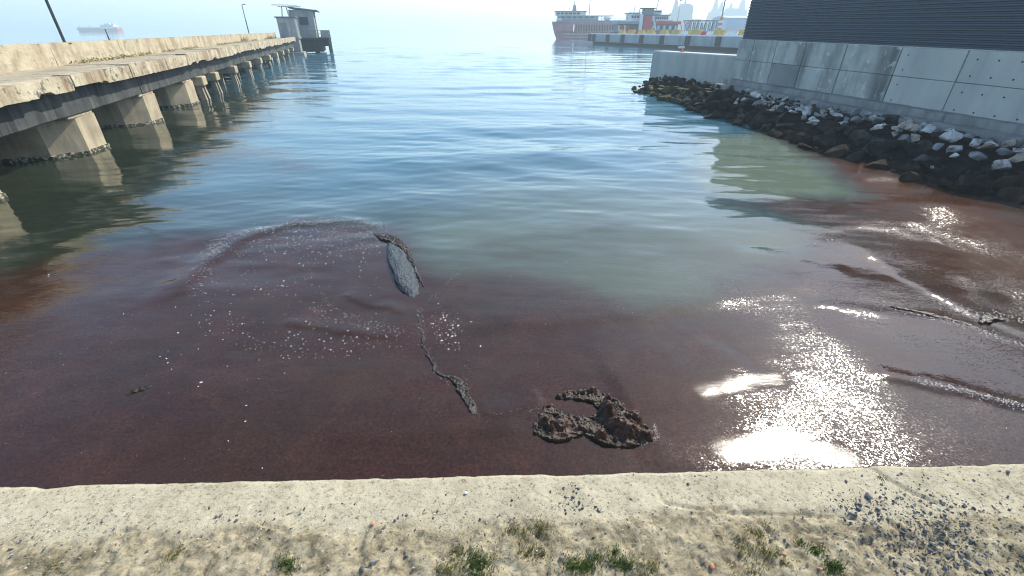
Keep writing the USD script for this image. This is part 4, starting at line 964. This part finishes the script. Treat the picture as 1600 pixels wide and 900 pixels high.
while n < 285 and tries < 9000:
    tries += 1
    u, t_ = rk.uniform(.0, .80), rk.uniform(-.02, .95) 
    p = slope(u, t_); s = rk.uniform(.40, .95) * (1.0 if t_ > .3 else .72)
    if any((p[0] - a) ** 2 + (p[1] - b) ** 2 < (.34 * (s + c)) ** 2 for a, b, c in placed): continue
    z = p[2] + .02 * rk.normal()
    q = rk.uniform()
    if p[1] > 26.5 and t_ > .25: mat, (lab, grp) = ('rock_moss', GM_) if q < .55 else ('rock_dark', GD_)
    elif t_ < .40 and p[1] < 24: mat, (lab, grp) = ('rock_white', GW_) if q < .40 else (('rock_cream', GW_) if q < .55 else (('rock_grey', GG_) if q < .75 else ('rock_wet', GD_)))
    elif t_ > .74 and p[1] < 17: mat, (lab, grp) = ('rock_brown', GB_) if q < .55 else ('rock_dark', GD_)
    else: mat, (lab, grp) = ('rock_wet' if q < .42 else 'rock_dark', GD_)
    if t_ < .40 and mat not in ('rock_dark', 'rock_wet'): s = min(s, .50)
    rock((p[0], p[1], z), s, mat, lab, grp); n += 1
for px, py, s, lab in [(1003, 141, .5, 'flat dark rock awash at the very tip of the slope'), (1022, 146, .6, 'pinkish brown rock at the tip of the slope'), (1035, 152, .55, 'low wet rock just right of the tip')]:
    p = at(px, py, .08); rock((p[0], p[1], .04), s * .9, 'rock_brown', lab, None)
bits = []
for _ in range(700):
    p = slope(rk.uniform(0, .8), rk.uniform(0, .98)); m = stone(rk, (rk.uniform(.10, .24),) * 3, 9, .8, 0); m.apply_translation(p + np.array([0, 0, .02])); bits.append(m)
solo('rubble', cat_(bits), 'rock_dark', 'small dark rubble filling the gaps between the boulders', 'rubble', kind='stuff')

# ------------------------------------------------------------------ harbour quay, ferries, ships
qa, qb = np.array([20.4, 134.0]), np.array([39.3, 86.0])
qd = (qb - qa) / np.linalg.norm(qb - qa); QL = np.linalg.norm(qb - qa) + 45
QA = math.atan2(qd[1], qd[0])
hq = thing('ferry_quay', 'long grey concrete ferry quay with dark fenders across the water', 'quay', (*qa, 0), QA)   # local x along the quay to the right, +y away from the land: the land is at +y
for k in range(11):
    a = k * QL / 11; hq.part('quay_beam', cbox((a + QL / 22, 5, 1.47), (QL / 11 - .06, 10, 1.66), .05), 'quay_grey')
hq.part('undercut', cbox((QL / 2 + .3, 5.4, -.3), (QL - .6, 9.6, 1.9), .05), 'quay_dark')  # near black: the shadow gap under the beam put into the colour
hq.part('kerb', cbox((QL / 2, .25, 2.38), (QL - .2, .40, .20), .03), 'white_paint')
def q_s(px): 
    best = min(np.linspace(0, QL, 3000), key=lambda s: abs(proj(*(qa + qd * s), 2.2)[0] - px)); return best
def proj(x, y, z):
    f_, u_ = np.array([0, math.cos(PITCH), -math.sin(PITCH)]), np.array([0, math.sin(PITCH), math.cos(PITCH)]); d = np.array([x, y, z - CAM_H]); w = d @ f_
    return 800 + F_PX * d[0] / w, 450 - F_PX * (d @ u_) / w
for px in (921.5, 929, 950.5, 974, 1003.6, 1035.5, 1076, 1124, 1180):
    s = q_s(px); fd = hq.part('fender', cbox((s, -.16, 1.50), (1.25, .34, 1.55), .08), 'rubber'); hq.part('mount', cbox((s, .0, 2.27), (1.3, .12, .1), .01), 'quay_dark', parent=fd)
for i, (a, b) in enumerate([(963, 971), (977, 987), (993, 1001), (1006, 1016), (1027, 1037), (1045, 1057), (1070, 1089), (1109, 1126), (1148, 1162)]):
    s0_, s1_ = q_s(a), q_s(b); L = s1_ - s0_
    c = qa + qd * (s0_ + s1_) / 2 + np.array([-qd[1], qd[0]]) * .9
    t = thing('barrier_block', ['yellow barrier block furthest left on the ferry quay', 'second yellow barrier block from the left on the ferry quay', 'yellow barrier block just left of the red funnel', 'yellow barrier block at the foot of the red funnel', 'yellow barrier block right of the red funnel',
                                'yellow barrier block before the red canopy of the ferry', 'wide yellow barrier block in the middle of the right half of the quay', 'yellow barrier block at the striped mast foot', 'yellow barrier block half hidden by the dark fence'][i], 'barrier', (*c, 2.49), QA)
    t.part('block', hull([(x, y, z) for x, y, z in ((-L / 2, -.4, 0), (L / 2, -.4, 0), (L / 2, .4, 0), (-L / 2, .4, 0), (-L / 2 + .15, -.25, .85), (L / 2 - .15, -.25, .85), (L / 2 - .15, .25, .85), (-L / 2 + .15, .25, .85))]), 'yellow')
    t.part('base', cbox((0, 0, .04), (L + .1, 1.0, .08), .02), 'white_paint')
for a, b, m_, lab in [(988, 992, 'red', 'small red barrier between yellow blocks left of the funnel'), (1090, 1097, 'red', 'red barrier right of the wide yellow block'), (1058, 1069, 'white_paint', 'white barrier left of the wide yellow block'), (1098, 1108, 'white_paint', 'white barrier between red barrier and striped mast'), (1128, 1146, 'white_paint', 'long white barrier right of the striped mast')]:
    s0_, s1_ = q_s(a), q_s(b); L = s1_ - s0_; c = qa + qd * (s0_ + s1_) / 2 + np.array([-qd[1], qd[0]]) * .9
    t = thing('barrier_block', lab, 'barrier', (*c, 2.49), QA)
    t.part('block', hull([(x, y, z) for x, y, z in ((-L / 2, -.3, 0), (L / 2, -.3, 0), (L / 2, .3, 0), (-L / 2, .3, 0), (-L / 2 + .1, -.12, .6), (L / 2 - .1, -.12, .6), (L / 2 - .1, .12, .6), (-L / 2 + .1, .12, .6))]), m_)

def hull_loft(L, W, z1, rake, z0=-1.2, bowl=.30, n=12):
    """a ship's hull: bow at x=0, stern at x=L, both sides curving into the stem"""
    st = np.r_[np.linspace(0, bowl, n) ** 1.0 * 1.0, 1.0]; v = []
    for u in st:
        w = W / 2 * (1 - (1 - min(1, u / bowl)) ** 2.2) + .05
        for z, k in ((z0, .72), (0, .86), (z1 * .55, .97), (z1, 1.0)):
            x = u * L + rake * (1 - (z - z0) / (z1 - z0)) * (1 - u)
            v += [(x, -w * k, z), (x, w * k, z)]
    f = []
    m = 8
    for i in range(len(st) - 1):
        for j in range(3):
            a = i * m + 2 * j; b = (i + 1) * m + 2 * j
            f += [[a, b, b + 2], [a, b + 2, a + 2], [a + 1, a + 3, b + 3], [a + 1, b + 3, b + 1]]
        f += [[i * m + 6, (i + 1) * m + 6, (i + 1) * m + 7], [i * m + 6, (i + 1) * m + 7, i * m + 7]]
    e = (len(st) - 1) * m
    for j in range(3): f += [[e + 2 * j, e + 2 * j + 1, e + 2 * j + 3], [e + 2 * j, e + 2 * j + 3, e + 2 * j + 2], [2 * j, 2 * j + 2, 2 * j + 3], [2 * j, 2 * j + 3, 2 * j + 1]]
    return tm(v, f)

fb = far(867, 60, 203)
fr = thing('ferry', 'white and red car ferry with its bow left of the quay', 'ferry', (fb[0] - .6, fb[1], 0), math.radians(-6))
fr.part('hull', hull_loft(46, 11, 2.6, 1.6), 'ship_red'); fr.part('rubbing_strake', cbox((24, -5.62, 1.75), (40, .2, .22), .03), 'ship_white'); fr.part('rubbing_strake', cbox((24, -5.62, .75), (40, .2, .16), .03), 'ship_white')
for k in range(9): fr.part('scupper', cbox((7 + 1.6 * k, -5.56, 2.3), (.8, .12, .22), .02), 'ship_dark')
fr.part('bow_bulwark', trimesh.creation.box((.1, .1, .1)) if False else (lambda h: (h.apply_translation((-.9, 0, 2.62)), h)[1])(hull_loft(8.5, 11.0, 3.3, .9, z0=0, bowl=.95)), 'ship_red')
fr.part('car_deck_interior', cbox((26, 0, 3.9), (36, 9.4, 2.5), .05), 'ship_dark')  # solid dark block painted as the shade inside the car deck
for k in range(18): fr.part('side_pillar', cbox((7.1 + k * .98, -5.2, 3.75), (.46, .34, 2.3), .05), 'ship_red')
for k in range(5): fr.part('side_pillar', cbox((24.6 + k * 3.6, -5.2, 3.75), (.5, .34, 2.3), .05), 'ship_white')
fr.part('side_wall', cbox((6.0, -5.05, 3.8), (2.0, .6, 2.35), .05), 'ship_red')
fr.part('side_band', cbox((25.5, -5.15, 5.25), (38, .5, .75), .05), 'ship_red'); fr.part('upper_deck', cbox((22.5, 0, 5.95), (43.0, 10.8, .62), .1), 'ship_grey')
fr.part('deckhouse', cbox((9, 0, 7.05), (15.5, 8.6, 1.65), .12), 'ship_grey'); 
for k in range(6): fr.part('window', cbox((3.4 + 2.2 * k, -4.33, 7.2), (1.2, .1, .7), .05), 'ship_dark')
br = fr.part('bridge', cbox((6.2, 0, 8.45), (11.4, 9.2, 1.3), .12), 'ship_white')
for k in range(6): fr.part('window', cbox((1.6 + 1.5 * k, -4.63, 8.5), (1.15, .1, .62), .04), 'ship_dark', parent=br)
for k in range(5): fr.part('window', cbox((.47, -3.4 + 1.7 * k, 8.5), (.1, 1.2, .62), .04), 'ship_dark', parent=br)
fr.part('bridge_roof', cbox((6.2, 0, 9.2), (12.2, 9.9, .24), .05), 'orange'); fr.part('life_raft_box', cbox((2.0, -4.6, 6.6), (1.9, .9, .75), .1), 'white_paint')
fr.part('signal_mast', hull([(x, y, z) for z, a in ((9.3, .9), (11.3, .45)) for x in (7.6 - a, 7.6 + a) for y in (-a, a)]), 'ship_grey'); fr.part('signal_mast', tube([(7.6, 0, 11.3), (7.6, 0, 14.2)], .12, 6), 'ship_grey'); fr.part('radar', cbox((7.6, 0, 11.6), (.4, 3, .25), .05), 'ship_grey')
for a in (3.6, 5.6): fr.part('aerial', tube([(a, -2, 9.3), (a, -2, 10.6)], .06, 6), 'ship_grey')
fr.part('aft_canopy', cbox((18.2, 0, 7.75), (8.4, 8.0, .2), .05), 'ship_grey')
for a in (15.4, 18, 20.6): fr.part('canopy_post', tube([(a, -3.7, 6.2), (a, -3.7, 7.7)], .1, 6), 'ship_grey')
fr.part('lifeboat', (lambda m: (m.apply_scale((1.5, .7, .7)), m.apply_translation((20.0, -4.3, 6.9)), m)[2])(trimesh.creation.icosphere(2, 1.0)), 'ship_white', smooth=True)
fr.part('rail', cat_([tube([(1, -5.3, 6.9), (43, -5.3, 6.9)], .05, 6)] + [tube([(1 + 2 * k, -5.3, 6.2), (1 + 2 * k, -5.3, 6.9)], .04, 5) for k in range(22)]), 'ship_white')
for k, a in enumerate((23.6, 26.0)):
    fr.part('davit', tube([(a - .9, -5.2, 6.2), (a, -5.2, 5.0), (a + .9, -5.2, 6.4)], .22, 6), 'ship_white')

# second ferry behind the quay, with the red funnel
Y2 = 150.0
k2 = lambda px: far(px, 48, Y2)[0]
z2 = lambda py: far(1010, py, Y2)[2]
x0 = k2(958)
f2 = thing('ferry', 'second ferry with a tall red funnel and red canopy behind the quay', 'ferry', (x0, Y2, 0), 0)
LX = lambda px: k2(px) - x0
def f2box(name, p0, p1, y0, y1, d, mat, dep=0.0, ch=.05, parent=None):
    a, b, zt, zb = LX(p0), LX(p1), z2(y0), z2(y1)
    return f2.part(name, cbox(((a + b) / 2, dep + d / 2, (zt + zb) / 2), (b - a, d, zt - zb), ch), mat, parent=parent)
f2.part('hull', (lambda h: (h.apply_translation((0, 4.5, 0)), h)[1])(hull_loft(LX(1100) + 2, 9.5, z2(50.5), 1.0)), 'ship_red')
f2box('deck', 958, 1092, 48, 50, 9, 'ship_grey', .1)
f2box('upper_deck', 963, 1003, 33.5, 37.5, 8, 'ship_grey', .5); f2box('deck_shade', 966, 1003, 37.5, 48, 6, 'ship_dark', 1.2)  # dark block painted as the shade under the upper deck
for i in range(6): f2box('red_panel', 966.5 + 3.1 * i, 968.4 + 3.1 * i, 39, 48, .3, 'red' if i % 3 else 'ship_white', .7, .02)
f2box('deckhouse', 984, 999, 20.5, 33.5, 6, 'ship_white', 1.2); f2box('deckhouse_roof', 982, 1001, 19.2, 20.6, 7, 'ship_grey', .8, .03)
for i in range(3): f2box('window', 986 + 4.2 * i, 989 + 4.2 * i, 24, 28, .1, 'ship_dark', 1.14, .02)
f2box('funnel', 1004.5, 1016.5, 23.5, 48, 3.2, 'red', .2, .15); f2box('funnel_cap', 1004, 1018, 13.5, 23.5, 3.4, 'roof_sheet', .1, .12); f2box('funnel_top', 1001, 1021, 12, 13.6, 3.8, 'dark_metal', -.1, .05)
f2box('funnel_fin', 998, 1003.5, 22, 48, 2.6, 'ship_white', .4, .1)
f2.part('brace', tube([(LX(1018), .5, z2(25)), (LX(1025), .5, z2(47))], .28, 6), 'ship_white'); f2.part('brace', tube([(LX(1026), .5, z2(30)), (LX(1019), .5, z2(46))], .2, 6), 'ship_white')
wh = f2box('wheelhouse', 1019, 1032, 15.5, 22, 4, 'ship_white', 1.0, .1); f2box('window', 1020.5, 1030.5, 17, 19, .12, 'ship_dark', .93, .02, parent=wh)
f2box('bridge_deck', 1017, 1046, 22.5, 24.2, 5, 'ship_grey', .7, .04); f2box('bridge_house', 1021, 1044, 24.2, 33, 4, 'ship_white', 1.3, .08)
for i in range(6): f2box('window', 1023 + 3.5 * i, 1025.3 + 3.5 * i, 26, 30, .1, 'ship_dark', 1.23, .02)
f2box('red_canopy', 1023, 1063, 33.2, 38, 6, 'red', .3, .08); f2box('cabin', 1026, 1060, 38, 48, 4.6, 'ship_grey', 1.0, .05)
for i in range(7): f2box('cabin_window', 1028 + 4.6 * i, 1031 + 4.6 * i, 40, 46, .1, 'ship_dark' if i % 2 else 'ship_white', .94, .02)
for i in range(5): f2.part('stair_rail', tube([(LX(1062 + 3 * i), .5, z2(34)), (LX(1066 + 3 * i), .5, z2(48))], .12, 6), 'ship_white' if i % 2 else 'ship_red')
for px, y0 in ((1025, -4), (990, 8), (998, 11)): f2.part('mast', tube([(LX(px), 3, z2(24)), (LX(px + 2.2), 3, z2(y0))], .10, 6), 'ship_grey')

# boarding bridge: a cage of posts on the quay
Y3 = 128.0
b0, b1 = far(1070, 48, Y3), far(1124, 48, Y3)
bz0, bz1 = 2.3, far(1100, 32.5, Y3)[2]
bb = thing('boarding_bridge', 'pale grey caged boarding bridge right of the red canopied ferry', 'gangway', (b0[0], Y3, 0), 0)
BL = b1[0] - b0[0]
bb.part('platform', cbox((BL / 2, 1, 2.2), (BL + 2, 4, .5), .05), 'quay_grey'); bb.part('roof', cbox((BL / 2, 1, bz1), (BL, 3, .3), .05), 'navy_grey')
for i in range(10):
    a = i * BL / 9; bb.part('post', cbox((a, -.5, (bz0 + bz1) / 2), (.16, .16, bz1 - bz0), .01), 'ship_white'); bb.part('panel', cbox((a + BL / 18, .9, (bz0 + bz1) / 2), (BL / 9 - .3, .06, bz1 - bz0 - .6), .01), 'ship_grey' if i % 3 else 'quay_grey') if i < 9 else None
for i in range(0, 9, 2): bb.part('brace', tube([(i * BL / 9, -.55, bz0), ((i + 1) * BL / 9, -.55, bz1)], .07, 6), 'dark_metal')
for zz in (.35, .7): bb.part('rail', tube([(0, -.5, bz0 + zz * (bz1 - bz0)), (BL, -.5, bz0 + zz * (bz1 - bz0))], .05, 6), 'ship_white')

def pole(px, pyb, Y, h, r, label, name='light_mast', striped=False):
    p = far(px, pyb, Y); z0 = max(p[2], 0)
    t = thing(name, label, 'mast', (p[0], p[1], z0), 0)
    t.part('shaft', tube([(0, 0, 0), (0, 0, h * .55)], r, 8), 'grey_metal'); t.part('shaft', tube([(0, 0, h * .55), (0, 0, h)], r * .7, 8), 'grey_metal')
    t.part('head', cbox((0, 0, h), (r * 8, r * 4, r * 3), .02), 'grey_metal')
    if striped:
        for k in range(5): t.part('band', tube([(0, 0, .1 + .5 * k), (0, 0, .6 + .5 * k - .02)], r * 2.6, 10), 'orange' if k % 2 == 0 else 'white_paint')
pole(1123.5, 48.5, 118, 17, .16, 'tall grey mast with an orange and white striped foot on the quay', striped=True)
pole(918.5, 50, 150, 15, .10, 'thin grey mast on the quay in front of the ferry bow')
pole(1055, 56, 103, 6.0, .05, 'very thin pole at the front edge of the ferry quay')

# far grey ships and the blue shed, fading in the haze
def grey_ship(Y, label, boxes, masts, hullbox, name='warship', cat='ship'):
    x0 = far(hullbox[0], 40, Y)[0]; q = lambda px: far(px, 40, Y)[0] - x0; zz = lambda py: max(far(1080, py, Y)[2], -.5)
    t = thing(name, label, cat, (x0, Y, 0), 0)
    h = hull_loft(q(hullbox[1]), q(hullbox[1]) * .13, zz(hullbox[2]), 6, z0=-2); t.part('hull', h, 'navy_grey')
    for a, b, y0, y1 in boxes:
        t.part('superstructure', hull([(x, y, z) for z, k in ((zz(y1), 1), (zz(y0), .86)) for x in (q((a + b) / 2) - (q(b) - q(a)) / 2 * k, q((a + b) / 2) + (q(b) - q(a)) / 2 * k) for y in (-6 * k, 6 * k)]), 'navy_grey')
    for a, y0, y1, w in masts:
        t.part('lattice_mast', hull([(x, y, z) for z, k in ((zz(y1), 1), (zz(y0), .25)) for x in (q(a) - w * k, q(a) + w * k) for y in (-w * k, w * k)]), 'navy_grey')
        t.part('yard', cbox((q(a), 0, zz(y0 + .45 * (y1 - y0))), (w * 3.2, .5, .5), .05), 'navy_grey')
grey_ship(620, 'hazy grey warship with a tall mast behind the ferries', [(1043, 1079, 20, 40), (1056, 1077, 8.5, 20), (1060, 1072, 6, 8.5), (1078, 1092, 30, 40)], [(1051, -4, 22, 3.2), (1065, -8, 8, 1.2)], (1030, 1118, 38))
grey_ship(760, 'hazy grey warship with twin masts left of the dark fence', [(1100, 1160, 27, 40), (1104, 1122, 18, 27), (1128, 1150, 13, 27), (1149, 1161, 16, 27)], [(1112, -3, 20, 4.0), (1121, 3, 20, 3.4), (1153, -6, 18, 4.2), (1136, 4, 14, 2.4)], (1090, 1200, 36))
sx0, sx1 = far(1134, 40, 330), far(1182, 40, 330); sh = far(1150, 28, 330)[2]
bs = thing('blue_shed', 'pale blue warehouse behind the quay left of the dark fence', 'warehouse', (sx0[0], 330, 0), 0)
SL = sx1[0] - sx0[0]
bs.part('wall', cbox((SL / 2, 12, sh / 2 + 1), (SL, 24, sh - 2), .1), 'blue_sheet'); bs.part('roof', hull([(-.6, -.6, sh), (SL + .6, -.6, sh), (-.6, 24.6, sh), (SL + .6, 24.6, sh), (-.6, 12, sh + 1.4), (SL + .6, 12, sh + 1.4)]), 'navy_grey')
bs.part('ground_slab', cbox((SL / 2, 12, .6), (SL + 30, 40, 1.8), .1), 'quay_grey')
for k in range(4): dr = bs.part('door', cbox((SL * (.14 + .24 * k), -.04, 4.2), (SL * .15, .12, 4.6), .02), 'navy_grey')

cs0 = far(120, 48.2, 740)
cs = thing('cargo_ship', 'distant cargo ship with red hull and white stern house on the horizon', 'ship', (cs0[0], 740, 0), 0)
CL = far(188, 48, 740)[0] - cs0[0]; cz = lambda py: max(far(150, py, 740)[2], 0)
cs.part('hull', hull_loft(CL, 11, cz(44.5), 5, z0=-2), 'cargo_red'); cs.part('cargo_deck', cbox((CL * .36, 0, cz(44.2)), (CL * .54, 8, cz(43) - cz(45.4)), .1), 'ship_grey')
for k in range(5): cs.part('hatch', cbox((CL * (.14 + .1 * k), 0, cz(43.6)), (CL * .075, 7, 1.2), .1), 'ship_red')
for k in (.10, .33, .58): cs.part('derrick', tube([(CL * k, 0, cz(44)), (CL * k, 0, cz(39.6))], .35, 6), 'ship_grey')
dh = cs.part('deckhouse', cbox((CL * .78, 0, (cz(38.8) + cz(46)) / 2), (CL * .30, 9, cz(38.8) - cz(46)), .2), 'white_paint')
for k in range(3): cs.part('window', cbox((CL * (.68 + .08 * k), -4.54, cz(41)), (CL * .05, .12, 1.4), .02), 'ship_dark', parent=dh)
cs.part('bridge', cbox((CL * .80, 0, cz(37.9)), (CL * .14, 10, 2.0), .2), 'white_paint'); cs.part('funnel', cbox((CL * .88, 0, cz(39.4)), (CL * .05, 3, 4.4), .3), 'orange'); cs.part('stern_bulwark', cbox((CL * .955, 0, cz(43.6)), (CL * .08, 8.6, 2.6), .2), 'orange')
cs.part('mast', tube([(CL * .80, 0, cz(38)), (CL * .80, 0, cz(34.5))], .25, 6), 'ship_grey')

# ------------------------------------------------------------------ the hazy air over the water
hz = usdkit.material(stage, '/World/Looks/haze', {'v': ('principled_volume', {'color': V(.75, .945, 1.0), 'density': .00100, 'anisotropy': .3})}, volume='v.volume')
hb_ = trimesh.creation.box((6400, 6400, 64)); hb_.apply_translation((0, 0, 28.9))
hp = usdkit.mesh(stage, '/World/haze', hb_, hz).GetPrim(); tag(hp, kind='stuff')
